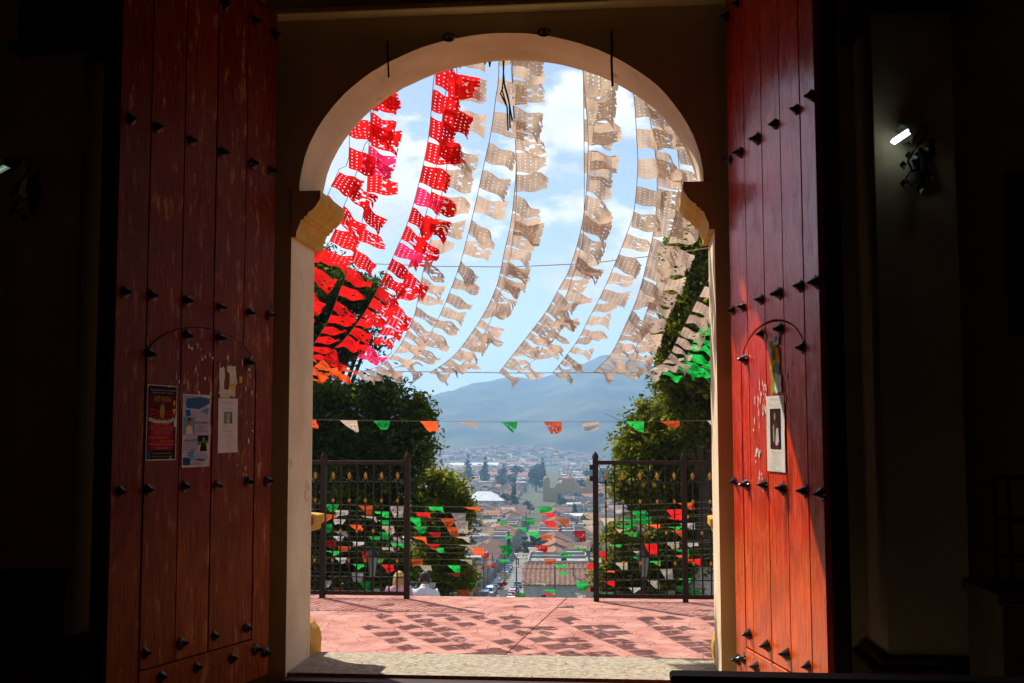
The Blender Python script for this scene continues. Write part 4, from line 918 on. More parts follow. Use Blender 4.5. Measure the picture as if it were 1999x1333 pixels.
def low_string(label, pL, pR, sag, seed, spacing, order, sc=.86):
    rr = random.Random(seed); n = 40
    pts = [pL.lerp(pR, i / n) - Vector((0, 0, sag * 4 * (i / n) * (1 - i / n))) for i in range(n + 1)]
    t = thing('bunting_string', label, 'bunting', pL, group='low tissue bunting strings across the stairway')
    b = MB(); b.tube(pts, .0028, 4); b.build('string', M_ROPE, t)
    L = (pR - pL).length; k = int(L / spacing); q = rr.randrange(3)
    for i in range(k):
        f = (i + .5 + rr.uniform(-.12, .12)) / k
        if rr.random() < .05: continue
        j = min(int(f * n), n - 1); p = pts[j].lerp(pts[j + 1], f * n - j); T = pts[j + 1] - pts[j]
        B = Vector((.1, rr.choice((-1, 1)) * rr.choice((rr.uniform(.2, 1.2), rr.uniform(1.0, 2.4), rr.uniform(1.6, 3.6))), -1 + rr.uniform(-.1, .2)))
        f_ = hang(t, LOW, p, T, B, order[(i + q) % len(order)], rr)
        f_.matrix_basis = f_.matrix_basis @ Matrix.Diagonal((sc, sc, sc, 1))
RWG = [M_ORANGE, M_WHITE, M_GREEN]; RWG2 = [M_GREEN, M_RED, M_WHITE]
low_string('level bunting string at eye height, alone against the blue mountain', P(560, 818, 16.9), P(1440, 820, 16.9), .03, 3, .59, [M_ORANGE, M_WHITE, M_GREEN], .86)
LOWS = [(988, 984, 18.2), (998, 996, 18.8), (1006, 1008, 19.3), (1017, 1012, 19.9), (1026, 1024, 20.4), (1040, 1028, 20.8), (1052, 1036, 21.2), (1058, 1064, 21.6), (1070, 1058, 22.0), (1080, 1076, 22.4), (1092, 1086, 22.9), (1104, 1094, 23.3), (1122, 1112, 23.8), (1138, 1132, 24.3), (1150, 1146, 24.8), (1160, 1156, 25.3), (1168, 1164, 25.9)]
for k, (a, c, Y) in enumerate(LOWS):
    Y += 1.5
    n_ = len(LOWS)
    lb = 'uppermost of the low bunting strings, level with the middle of the gates' if k == 0 else 'lowest bunting string, just above the terrace edge' if k == n_ - 1 else '%s bunting string from the top in the low rows crossing the town view' % ordinal(k + 1)
    low_string(lb, P(540, a - 8, Y), P(1450, c - 8, Y), .10 + .015 * (k % 3), 60 + k, (.58, .72, .66, .74, .62, .85, .78, .7, .95, .8, .9, .72, 1.1, .8, .95, .66, .62)[k], RWG if k % 2 == 0 else RWG2)

# ================================================================== TREES
def leaf_mat(name, d, t): return translucent(name, d, t, .42, 1.3)
L_DARK = leaf_mat('leaves_dark', (0.028, 0.055, 0.014), (0.06, 0.11, 0.012))
L_MID = leaf_mat('leaves_mid', (0.065, 0.095, 0.018), (0.19, 0.22, 0.014))
L_LIGHT = leaf_mat('leaves_light', (0.105, 0.125, 0.022), (0.36, 0.36, 0.022))
L_GOLD = leaf_mat('leaves_yellowish', (0.14, 0.12, 0.022), (0.42, 0.32, 0.02))
def crown_mesh(blobs, n, size, seed, mats, gap=.35, dens=1.0):
    """leaf-sized faces on twig clusters that fill the blobs' volume unevenly; blobs: (centre, radii)"""
    rr = random.Random(seed); v = []; f = []; mi = []
    vol = [b_[1].x * b_[1].y * b_[1].z for b_ in blobs]; tot = sum(vol)
    for (c, r), vo in zip(blobs, vol):
        m = int(n * vo / tot); done = 0; guard = 0
        while done < m and guard < m * 3:
            guard += 1
            q = Vector((rr.gauss(0, 1), rr.gauss(0, 1), rr.gauss(0, 1))).normalized() * (rr.random() ** .42)
            p = Vector((c.x + q.x * r.x, c.y + q.y * r.y, c.z + q.z * r.z))
            nn = mnoise.noise(p * 1.5 + Vector((seed * 3.1, 0, 0))) + .5 * mnoise.noise(p * 3.4)
            if nn < gap - .78 + .50 * q.length: continue
            sub = rr.randint(9, 16); cs = rr.uniform(.10, .2)
            mk = rr.choices(range(len(mats)), weights=[m_[1] for m_ in mats])[0]
            for _ in range(sub):
                o = p + Vector((rr.gauss(0, cs), rr.gauss(0, cs), rr.gauss(0, cs * .8)))
                s = size * rr.uniform(.6, 1.25)
                a = Vector((rr.gauss(0, 1), rr.gauss(0, 1), rr.gauss(0, .7))).normalized(); e = a.cross(Vector((rr.gauss(0, 1), rr.gauss(0, 1), rr.gauss(0, 1)))).normalized()
                k = len(v); v += [tuple(o - a * s), tuple(o + e * s * .42 + a * s * .1), tuple(o + a * s), tuple(o - e * s * .42 + a * s * .1)]
                f.append((k, k + 1, k + 2, k + 3)); mi.append(mk)
                done += 1
    me = bpy.data.meshes.new('crown'); me.from_pydata(v, [], f)
    for m_ in mats: me.materials.append(m_[0])
    me.polygons.foreach_set('material_index', mi); me.update(); return me
def tree(name, label, cat, blobs_px, Y, n, size, seed, mats, trunk=True, dy=1.0, base_px=None, gap=.35, paint=False, twigs=0, group=None):
    """blobs_px: (px, py, rx, ry) as seen; they become ellipsoids of real size at distance Y"""
    k = Y / FPX; bl = []; rr = random.Random(seed + 1)
    for px, py, rx_, ry_ in blobs_px:
        yy = Y + rr.uniform(-.6, .6) * dy; c = P(px, py, yy); bl.append((c, Vector((rx_ * k, max(rx_, ry_) * k * .8 * dy, ry_ * k))))
    b0 = P(*(base_px or (blobs_px[0][0], 1100)), Y); base = Vector((b0.x, Y, tz(Y) - .1))
    t = thing(name, label, cat, base, group=group)
    if trunk:
        b = MB(); top = bl[0][0] + Vector((0, 0, -bl[0][1].z * .1)); pts = []
        for i in range(9):
            f = i / 8; q = base.lerp(top, f); pts.append(q + Vector((.12 * math.sin(4 * f + seed), .1 * math.cos(3 * f + seed), 0)))
        rad = max(.07, .035 * (top.z - base.z)); b.tube(pts, [rad * (1 - .72 * i / 8) for i in range(9)], 9)
        for c, r in bl:
            s = pts[4 + rr.randrange(3)]
            for _ in range(3 if len(bl) < 7 else 1):
                e = c + Vector((rr.uniform(-.75, .75) * r.x, rr.uniform(-.6, .6) * r.y, rr.uniform(-.3, .85) * r.z)); m_ = s.lerp(e, .5) + Vector((rr.uniform(-.1, .1), 0, rr.uniform(0, .25)))
                b.tube([s, m_, e], [rad * .38, rad * .2, rad * .05], 5)
        tr = b.build('trunk', M_TRUNK, t, smooth=True)
        if paint:
            b = MB(); b.tube([pts[0].lerp(pts[3], i / 3) + Vector((0, 0, 0)) for i in range(4)], [rad * 1.04] * 4, 9); b.build('painted_base', M_LIME, tr, smooth=True)
    me = crown_mesh([(c - base, r) for c, r in bl], n, size, seed, mats, gap); put('crown', me, t)
    if twigs:
        b = MB(); 
        for _ in range(twigs):
            c, r = rr.choice(bl); s = c + Vector((rr.uniform(-.6, .2) * r.x, 0, rr.uniform(-.2, .6) * r.z)); e = s + Vector((rr.uniform(-.9, -.2) * r.x, rr.uniform(-.3, .3), rr.uniform(.1, .7) * r.z)); b.tube([s, s.lerp(e, .5) + Vector((0, 0, .06)), e], [.012, .008, .003], 4)
        b.build('bare_twigs', M_TRUNK, t)['kind'] = 'stuff'
    return t
DK = [(L_DARK, .75), (L_MID, .25)]; MD = [(L_DARK, .10), (L_MID, .42), (L_LIGHT, .36), (L_GOLD, .12)]; LT = [(L_MID, .4), (L_LIGHT, .45), (L_GOLD, .15)]
tree('broadleaf_tree', 'tall thin-crowned dark tree behind the red bunting, left of the gates', 'tree', [(625, 560, 60, 85), (685, 585, 70, 60), (600, 660, 90, 80), (560, 560, 90, 100), (690, 655, 60, 60)], 30.5, 42000, .083, 21, DK, base_px=(610, 1100), gap=.55, dy=1.1)
tree('broadleaf_tree', 'dense dark round tree hanging over the left gate', 'tree', [(690, 860, 110, 110), (780, 850, 72, 90), (610, 830, 90, 110), (640, 1000, 120, 90), (760, 980, 70, 80), (745, 780, 62, 45), (812, 835, 36, 60), (815, 790, 26, 25)], 28.4, 84000, .078, 22, [(L_DARK, .38), (L_MID, .38), (L_LIGHT, .24)], base_px=(700, 1100), gap=.50)
tree('small_tree', 'loose light green tree left of the street view, behind the man', 'tree', [(868, 985, 42, 55), (895, 1010, 30, 45), (845, 1050, 48, 60), (850, 1120, 58, 60), (892, 1090, 30, 50), (900, 1140, 26, 40), (845, 960, 36, 44), (880, 945, 22, 26)], 31.0, 24000, .08, 23, LT, base_px=(860, 1150), gap=.66, twigs=14)
tree('shrub', 'dark undergrowth shrub low behind the left gate', 'shrub', [(660, 1090, 80, 50), (750, 1100, 60, 50), (610, 1110, 60, 60), (700, 1150, 90, 30)], 27.6, 34000, .07, 24, [(L_DARK, .35), (L_MID, .4), (L_LIGHT, .25)], trunk=False, base_px=(680, 1150), gap=.4)
tree('broadleaf_tree', 'tall sunlit yellow green tree beside the right jamb', 'tree', [(1392, 560, 82, 110), (1345, 600, 50, 70), (1400, 450, 66, 60), (1350, 690, 60, 70), (1430, 680, 90, 120), (1330, 750, 42, 50), (1362, 520, 40, 60), (1318, 660, 40, 60), (1338, 500, 40, 60), (1300, 735, 24, 30), (1375, 800, 70, 70), (1385, 640, 60, 80), (1345, 840, 50, 50)], 27.5, 120000, .075, 25, [(L_DARK, .12), (L_MID, .36), (L_LIGHT, .36), (L_GOLD, .16)], base_px=(1345, 1100), gap=.24, paint=True, twigs=10)
tree('broadleaf_tree', 'broad mid green tree filling the right gate, with bare twigs at its edge', 'tree', [(1320, 870, 105, 85), (1250, 880, 46, 50), (1400, 860, 90, 110), (1370, 800, 70, 60), (1265, 960, 60, 60), (1360, 1000, 90, 70), (1300, 800, 50, 40), (1225, 930, 34, 40)], 28.8, 80000, .076, 26, [(L_DARK, .12), (L_MID, .38), (L_LIGHT, .36), (L_GOLD, .14)], base_px=(1300, 1100), gap=.30, paint=True, twigs=34)
tree('shrub', 'leafy hedge shrub low behind the right gate', 'shrub', [(1230, 1080, 60, 60), (1300, 1090, 60, 60), (1375, 1090, 60, 70), (1200, 1140, 36, 34), (1290, 1150, 90, 26), (1190, 1100, 22, 40)], 28.0, 40000, .065, 27, MD, trunk=False, base_px=(1290, 1150), gap=.42)

tree('broadleaf_tree', 'unseen wide dark tree added further left of the gates, hidden behind the jamb', 'tree', [(330, 820, 190, 230), (180, 900, 160, 200), (420, 640, 120, 140), (60, 860, 170, 220), (300, 1060, 220, 90)], 24.5, 42000, .085, 28, DK, base_px=(300, 1100), gap=.3)  # unseen tree added to darken what the glossy leaf reflects

tree('broadleaf_tree', 'unseen dark tree added beside the terrace to shade it, left of the gates', 'tree', [(200, 830, 240, 210), (340, 960, 150, 150), (-60, 900, 240, 220), (180, 620, 180, 130)], 17.5, 26000, .085, 29, DK, base_px=(200, 1100), gap=.3)  # unseen tree added to shade the terrace mirrored in the glossy leaf

# ------------------------------------------------------------------ lanterns beside the stairway
M_GLASSL = mat('lantern_glass', (0.16, 0.18, 0.175), (0.11, 0.125, 0.12), 0.2, 4, spec=0.4)
def lantern(label, px, Y):
    top = P(px, 1066, Y); bot = P(px, 1130, Y); H_ = top.z - bot.z; base = Vector((top.x, Y, tz(Y) - .02))
    t = thing('street_lantern', label, 'street lantern', base, group='lanterns beside the stairway')
    X = lambda r, z: (r, z)
    b = MB(); b.lathe([(.09, 0), (.09, .15), (.05, .25), (.030, .4), (.026, bot.z - base.z), (.06, bot.z - base.z + .02)], base, (0, 0, 1), 10); b.build('post', M_IRON, t)
    o = bot + Vector((0, 0, .02)); h = H_ * .66
    b = MB(); b.lathe([(.115, h), (.118, h + .012), (.06, h + .10), (.024, h + .17), (.02, h + .19), (.004, h + .23)], o, (0, 0, 1), 6); b.build('lantern_roof', M_IRON, t)
    n = 6; ax = Vector((0, 0, 1)); a = ax.cross(Vector((0.3, 0.9, 0.1))).normalized(); c = ax.cross(a)
    ring = lambda r, z: [o + Vector((0, 0, z)) + (a * math.cos(2 * PI * k / n) + c * math.sin(2 * PI * k / n)) * r for k in range(n)]
    lo, hi = ring(.052, .0), ring(.102, h)
    for k in range(n):
        q = [lo[k], lo[(k + 1) % n], hi[(k + 1) % n], hi[k]]; cen = sum(q, Vector()) / 4
        b = MB(); b.add([cen + (w - cen) * .9 for w in q], [(0, 1, 2, 3)]); b.build('pane', M_GLASSL, t, recalc=False)
        b = MB(); b.tube([lo[k], hi[k]], .008, 4); b.build('frame', M_IRON, t)
lantern('street lantern seen through the bars of the left gate', 727, 19.0)
lantern('street lantern seen through the bars of the right gate', 1257, 19.0)

# ------------------------------------------------------------------ people
def skin_body(name, joints, edges, mats_fn, mats, parent, root=0, sub=2):
    me = bpy.data.meshes.new(name); me.from_pydata([j[0] for j in joints], edges, []); o = bpy.data.objects.new(name, me); C.objects.link(o)
    sk = o.modifiers.new('skin', 'SKIN'); sk.use_smooth_shade = True
    lay = me.skin_vertices[0].data
    for i, j in enumerate(joints):
        r = j[1]; lay[i].radius = r if isinstance(r, tuple) else (r, r); lay[i].use_root = (i == root)
    sb = o.modifiers.new('sub', 'SUBSURF'); sb.levels = sub; sb.render_levels = sub
    dg = bpy.context.evaluated_depsgraph_get(); m2 = bpy.data.meshes.new_from_object(o.evaluated_get(dg)); m2.name = name
    bpy.data.objects.remove(o); bpy.data.meshes.remove(me)
    m2.materials.clear()
    for m in mats: m2.materials.append(m)
    for p in m2.polygons: p.material_index = mats_fn(p.center); p.use_smooth = True
    return put(name, m2, parent)
SKIN = mat('skin', (0.32, 0.17, 0.10), (0.28, 0.14, 0.085), 0.55, 30); SHIRT = mat('pale_blue_shirt', (0.60, 0.65, 0.74), (0.54, 0.59, 0.68), 0.85, 9, bump=.35, bscale=14); HAIR = mat('black_hair', (0.012, 0.009, 0.008), (0.03, 0.022, 0.018), 0.5, 40, bump=.5)
TROU = mat('dark_trousers', (0.03, 0.035, 0.05), (0.02, 0.024, 0.035), 0.85, 12); BLOND = mat('blond_hair', (0.50, 0.30, 0.09), (0.30, 0.16, 0.04), 0.5, 30, bump=.5, stretch=(5, 5, .6)); PINKT = mat('pink_top', (0.58, 0.30, 0.42), (0.5, 0.25, 0.36), 0.85, 9)
def seated(label, loc, hair_m, shirt_m, longhair, turn=0.0, headturn=.3, scale=1.0):
    """seated on a step, seen from behind, forearms on the knees, hunched; origin = middle of the seat; local +y is forward"""
    t = thing('person', label, 'person', loc, turn); t.scale = (scale,) * 3
    J = [((0, 0, .09), (.165, .13)), ((0, .03, .26), (.150, .105)), ((0, .08, .43), (.170, .105)), ((0, .12, .53), (.125, .085)), ((0, .165, .585), (.055, .055)), ((0, .21, .63), (.07, .085)), ((0, .255, .70), (.075, .092)), ((0, .27, .76), (.05, .06)),
         ((-.185, .11, .50), .068), ((.185, .11, .50), .068), ((-.245, .20, .26), .048), ((.245, .20, .26), .048), ((-.17, .42, .20), .036), ((.17, .42, .20), .036), ((-.10, .50, .21), .030), ((.10, .50, .21), .030),
         ((-.10, .02, .06), .095), ((.10, .02, .06), .095), ((-.16, .44, .09), .072), ((.16, .44, .09), .072), ((-.16, .46, -.33), .046), ((.16, .46, -.33), .046), ((-.165, .60, -.36), .04), ((.165, .60, -.36), .04),
         ((-.07, .56, .19), .022), ((.07, .56, .19), .022)]
    E = [(0, 1), (1, 2), (2, 3), (3, 4), (4, 5), (5, 6), (6, 7), (2, 8), (2, 9), (8, 10), (9, 11), (10, 12), (11, 13), (12, 14), (13, 15), (0, 16), (0, 17), (16, 18), (17, 19), (18, 20), (19, 21), (20, 22), (21, 23), (14, 24), (15, 25)]
    def mf(c):
        if c.z > .585 and abs(c.x) < .12: return 0
        if c.y > .36 and c.z > .155 and c.z < .3: return 0
        if c.z < .14 and (c.y > .05 or c.z < .02): return 2
        return 1
    body = skin_body('body', J, E, mf, [SKIN, shirt_m, TROU], t)
    hb = MB(); rr = random.Random(5); hc = Vector((0, .248, .685)); vs_ = []; nn, mm = 16, 10
    for j in range(mm + 1):
        th = (.0 + .72 * j / mm) * PI
        for i in range(nn):
            ph = 2 * PI * i / nn; d = Vector((math.sin(th) * math.cos(ph), math.sin(th) * math.sin(ph), math.cos(th)))
            fr = max(0, d.y)  # face side stays open
            cut = 1.0 if (d.y < .45 or d.z > .45) else .90
            vs_.append(hc + Vector((d.x * .092, d.y * .112, d.z * .122)) * cut * (1 + .03 * rr.uniform(-1, 1)))
    hb.add(vs_, [(j * nn + i, j * nn + (i + 1) % nn, (j + 1) * nn + (i + 1) % nn, (j + 1) * nn + i) for j in range(mm) for i in range(nn)])
    if longhair:
        for k in range(26):
            a = PI + PI * (k / 25 - .0); x = .085 * math.cos(a); y = .248 + .10 * math.sin(a)
            hb.tube([(x, y, .74), (x * 1.1, y - .03, .64), (x * 1.15, y - .08 - .03 * rr.random(), .54), (x * 1.1, y - .12, .42 - .06 * rr.random())], [.016, .02, .019, .006], 5)
    hb.build('hair', hair_m, t, local=True, smooth=True)
    b = MB()
    for s in (-1, 1): b.lathe([(.010, -.018), (.028, -.008), (.030, .008), (.012, .018)], (s * .088, .262, .665), (s, -.2, 0), 8)
    b.lathe([(.004, 0), (.020, .012), (.016, .035), (.004, .05)], (0, .345, .64), (0, .8, -.5), 8)
    e = b.build('ears_and_nose', SKIN, t, local=True, smooth=True)
    b = MB(); b.lathe([(.068, -.01), (.074, .0), (.070, .03), (.064, .028)], (0, .155, .565), (0, .45, 1), 12); b.build('collar', shirt_m, t, local=True, smooth=True)
    return t
pm = P(828, 1119, 18.9); seated('person in a pale blue shirt with black hair, back turned, beside the left gate', (pm.x, 18.9, pm.z - .81), HAIR, SHIRT, False, turn=.12, scale=1.0)
pf_ = P(777, 1117, 18.2); seated('person with long blond hair and pink top, seated behind the left gate bars', (pf_.x, 18.2, pf_.z - .81 * .88), BLOND, PINKT, True, turn=.1, scale=.88)
bgp = P(772, 1163, 17.2); bag = thing('shopping_bag', 'pale printed bag standing behind the foot of the left gate', 'bag', (bgp.x, 17.2, bgp.z - .45))
b = MB(); b.add([(bgp.x + sx * (.14 if z else .12), 17.2 + sy * (.05 if z else .07), bgp.z - .45 + z) for z in (0, .45) for sx, sy in ((-1, -1), (1, -1), (1, 1), (-1, 1))], [(0, 1, 5, 4), (1, 2, 6, 5), (2, 3, 7, 6), (3, 0, 4, 7), (0, 3, 2, 1)]); b.build('sack', mat('bag_plastic', (0.5, 0.47, 0.45), (0.5, 0.22, 0.14), 0.5, 7), bag)
b = MB(); b.tube([(bgp.x - .07, 17.14, bgp.z - .01), (bgp.x - .05, 17.14, bgp.z + .03), (bgp.x + .05, 17.14, bgp.z + .03), (bgp.x + .07, 17.14, bgp.z - .01)], .008, 5); b.build('handle', M_WIRE, bag)
b = MB(); b.box(bgp.x - .6, bgp.x + 1.3, 17.0, 19.6, ZTER - 2.2, bgp.z - .45); b.build('landing', M_STEP, stw)

#@@PART3@@
# ================================================================== THE TOWN
SDX = -.0645
def xs(y): return -24.2 + SDX * (y - 210)
SANG = math.atan2(SDX, 1.0)           # heading of the street
M_ASPH = mat('street_asphalt', (0.20, 0.195, 0.19), (0.14, 0.135, 0.13), 0.9, .4, detail=8)
M_PAVE = mat('pavement', (0.33, 0.31, 0.28), (0.25, 0.235, 0.21), 0.9, .6)
yy = [150, 170, 190, 205, 215, 230, 260, 300, 360, 430, 500, 540]
def strip(name, a0, a1, dz, m, th=0.0):
    b = MB(); vs_ = []
    for y in yy: vs_ += [(xs(y) + a0, y, tz(y) + dz), (xs(y) + a1, y, tz(y) + dz)]
    fs = [(2 * j, 2 * j + 1, 2 * j + 3, 2 * j + 2) for j in range(len(yy) - 1)]
    b.add(vs_, fs)
    if th:
        v2 = [(x, y, z - th) for x, y, z in vs_]; k = len(vs_)
        b.add(vs_ + v2, [(2 * j, 2 * j + 2, k + 2 * j + 2, k + 2 * j) for j in range(len(yy) - 1)] + [(2 * j + 1, 2 * j + 3, k + 2 * j + 3, k + 2 * j + 1) for j in range(len(yy) - 1)])
    tag(b.build(name, m, recalc=False), kind='structure')
strip('street', -3.4, 3.4, .03, M_ASPH); strip('pavement', -4.7, -3.4, .17, M_PAVE, .16); strip('pavement', 3.4, 4.7, .17, M_PAVE, .16)

WALLC = {'white': (0.62, 0.60, 0.56), 'cream': (0.56, 0.46, 0.32), 'ochre': (0.52, 0.34, 0.11), 'pink': (0.48, 0.25, 0.20), 'brick red': (0.30, 0.11, 0.07), 'blue': (0.20, 0.28, 0.38), 'grey': (0.33, 0.32, 0.31), 'green': (0.24, 0.32, 0.20)}
WM = {k: mat('house_wall_' + k.replace(' ', '_'), tuple(q * .85 for q in v), tuple(q * .62 for q in v), .9, .8, detail=8) for k, v in WALLC.items()}
M_TILE = mat('clay_tile', (0.25, 0.125, 0.075), (0.15, 0.08, 0.055), .9, .9, detail=10); M_TILE2 = mat('old_clay_tile', (0.20, 0.13, 0.10), (0.12, 0.085, 0.07), .9, .8, detail=10); M_TILE3 = mat('fresh_clay_tile', (0.38, 0.16, 0.075), (0.26, 0.11, 0.06), .9, .8, detail=10)
M_TIN = mat('tin_sheet', (0.55, 0.56, 0.57), (0.40, 0.39, 0.38), .5, .6); M_CONC = mat('roof_concrete', (0.36, 0.34, 0.32), (0.24, 0.23, 0.21), .9, .5)
M_WIN = mat('window_dark', (0.02, 0.023, 0.028), None, .25, spec=.6); M_WDOOR = mat('house_door_wood', (0.09, 0.045, 0.025), None, .7); M_TANK = mat('black_water_tank', (0.015, 0.015, 0.017), None, .5); M_TRIM = mat('white_trim', (0.62, 0.6, 0.56), None, .8)
def ribbed(b, x0, x1, ya, za, yb, zb, ribs, th=.10):
    """one roof slope between the eave line (ya,za) and ridge line (yb,zb), with tile ribs running down it"""
    n = ribs * 2; nrm = Vector((0, -(zb - za), (yb - ya))); nrm.normalize()
    if nrm.z < 0: nrm = -nrm
    vs_ = []
    for i in range(n + 1):
        x = x0 + (x1 - x0) * i / n; e = .15 if i % 2 else 0.0
        vs_ += [(x, ya + nrm.y * e, za + nrm.z * e), (x, yb + nrm.y * e, zb + nrm.z * e)]
    k = len(vs_); vs_ += [(x, y, z - th - .08) for x, y, z in vs_]
    fs = [(2 * i, 2 * i + 2, 2 * i + 3, 2 * i + 1) for i in range(n)] + [(k + 2 * i, k + 2 * i + 1, k + 2 * i + 3, k + 2 * i + 2) for i in range(n)] + [(2 * i, k + 2 * i, k + 2 * i + 2, 2 * i + 2) for i in range(n)] + [(2 * i + 1, 2 * i + 3, k + 2 * i + 3, k + 2 * i + 1) for i in range(n)]
    fs += [(0, 1, k + 1, k), (2 * n, k + 2 * n, k + 2 * n + 1, 2 * n + 1)]
    b.add(vs_, fs)
def make_house(kind, w, d, h, rise, storeys=1):
    """frontage along x, street side at y=0, depth towards +y"""
    t = bpy.data.objects.new('house', None); C.objects.link(t)
    b = MB()
    if kind == 'gable':
        poly = [(0, 0), (d, 0), (d, h), (d / 2, h + rise), (0, h)]
        b.prism(poly, lambda p: (-w / 2, p[0], p[1] - (1.5 if p[1] == 0 else 0)), lambda p: (w / 2, p[0], p[1] - (1.5 if p[1] == 0 else 0)))
    elif kind == 'cross':
        poly = [(-w / 2, 0), (w / 2, 0), (w / 2, h), (0, h + rise), (-w / 2, h)]
        b.prism(poly, lambda p: (p[0], 0, p[1] - (1.5 if p[1] == 0 else 0)), lambda p: (p[0], d, p[1] - (1.5 if p[1] == 0 else 0)))
    else:
        b.box(-w / 2, w / 2, 0, d, -1.5, h)
    b.build('wall', WM['white'], t, local=True)
    b = MB(); ov = .5; sl = rise / (d / 2) if kind == 'gable' else rise / (w / 2) if kind == 'cross' else 0
    ribs = int((w if kind == 'gable' else d) / .85)
    if kind == 'gable':
        ribbed(b, -w / 2 - .25, w / 2 + .25, -ov, h + .12 - sl * ov, d / 2, h + rise + .12, ribs); ribbed(b, -w / 2 - .25, w / 2 + .25, d + ov, h + .12 - sl * ov, d / 2 + .002, h + rise + .12, ribs)
        b.tube([(-w / 2 - .27, d / 2, h + rise + .14), (w / 2 + .27, d / 2, h + rise + .14)], .17, 6)
    elif kind == 'cross':
        c = MB(); ribbed(c, -.3, d + .2, -w / 2 - ov, h + .12 - sl * ov, 0, h + rise + .12, ribs); ribbed(c, -.3, d + .2, w / 2 + ov, h + .12 - sl * ov, .002, h + rise + .12, ribs)
        b.add([(q[1], q[0], q[2]) for q in c.v], c.f); b.tube([(0, -.32, h + rise + .14), (0, d + .22, h + rise + .14)], .17, 6)
    elif kind == 'flat':
        b.box(-w / 2 - .05, w / 2 + .05, -.05, .2, h, h + .7); b.box(-w / 2 - .05, w / 2 + .05, d - .2, d + .05, h, h + .7); b.box(-w / 2 - .05, -w / 2 + .2, .2, d - .2, h, h + .7); b.box(w / 2 - .2, w / 2 + .05, .2, d - .2, h, h + .7); b.box(-w / 2 + .2, w / 2 - .2, .2, d - .2, h, h + .08)
    else:
        ribbed(b, -w / 2 - .2, w / 2 + .2, -.4, h + .1, d + .3, h + rise + .1, int(w / 1.1), .03)
        b.box(-w / 2, w / 2, d - .2, d, h, h + rise)
    rf = b.build('roof', {'gable': M_TILE, 'cross': M_TILE2, 'flat': M_CONC, 'tin': M_TIN}[kind], t, local=True)
    if kind == 'flat':
        b = MB(); b.lathe([(.6, 0), (.62, .1), (.62, 1.0), (.45, 1.25), (.2, 1.32), (.2, 1.42), (.01, 1.45)], (w * .22, d * .6, h + .08), (0, 0, 1), 10); b.build('water_tank', M_TANK, rf, local=True, smooth=True)
    n = max(2, int(w / 3.2))
    for fl in range(storeys):
        z0 = fl * h / storeys
        for i in range(n):
            x = -w / 2 + w * (i + .5) / n
            if fl == 0 and i % 3 == 1:
                b = MB(); b.box(x - .75, x + .75, -.06, .02, 0, 2.6); q = b.build('door', M_TRIM, t, local=True); b = MB(); b.box(x - .6, x + .6, -.09, -.05, 0, 2.45); b.build('panel', M_WDOOR, q, local=True)
            else:
                b = MB(); b.box(x - .7, x + .7, -.06, .02, z0 + .8, z0 + 2.6); q = b.build('window', M_TRIM, t, local=True); b = MB(); b.box(x - .55, x + .55, -.09, -.05, z0 + .92, z0 + 2.48); b.build('pane', M_WIN, q, local=True)
    for sx in (-1, 1):
        for fl in range(storeys):
            z0 = fl * h / storeys
            for i in range(max(1, int(d / 6))):
                y = d * (i + .5) / max(1, int(d / 6)); x = sx * w / 2
                b = MB(); b.box(min(x - sx * .02, x + sx * .06), max(x - sx * .02, x + sx * .06), y - .6, y + .6, z0 + 1.0, z0 + 2.4); q = b.build('window', M_TRIM, t, local=True)
                b = MB(); b.box(min(x + sx * .05, x + sx * .09), max(x + sx * .05, x + sx * .09), y - .46, y + .46, z0 + 1.12, z0 + 2.28); b.build('pane', M_WIN, q, local=True)
    return t
TEMPL = [('gable', make_house('gable', 13, 11, 4.3, 2.1), 13, 11, 'brown tiled'), ('gable', make_house('gable', 9.5, 12, 4.8, 2.4), 9.5, 12, 'brown tiled'), ('cross', make_house('cross', 10, 15, 4.4, 2.2), 10, 15, 'greyish tiled'),
         ('flat', make_house('flat', 11, 13, 6.4, 0, 2), 11, 13, 'flat concrete'), ('tin', make_house('tin', 12, 10, 4.2, .9), 12, 10, 'grey tin'), ('gable', make_house('gable', 16, 9, 3.9, 1.8), 16, 9, 'brown tiled')]
used = [False] * len(TEMPL)
hr_ = random.Random(77); cnt = {}
def put_house(k, x, y, rz, wc, tile, label, group, sc=1.0):
    kind, src, w, d, rn = TEMPL[k]
    o = copy_tree(src); o.location = (x, y, tz(y)); o.rotation_euler = (0, 0, rz); o.scale = (sc, sc, sc * hr_.uniform(.9, 1.1)); tag(o, label, 'house', group)
    for ch in o.children:
        nm = ch.name.split('.')[0]
        if nm == 'wall': set_mat(ch, WM[wc])
        elif nm == 'roof' and tile is not None: set_mat(ch, tile)
    return o
def in_view(x, y, mg=.02): return -.285 - mg < x / y < .075 + mg
wc_list = ['white', 'white', 'cream', 'cream', 'ochre', 'pink', 'brick red', 'blue', 'grey', 'green']
ORD = ['first', 'second', 'third', 'fourth', 'fifth', 'sixth', 'seventh', 'eighth', 'ninth', 'tenth', 'eleventh', 'twelfth', 'thirteenth', 'fourteenth', 'fifteenth', 'sixteenth']
n_house = 0
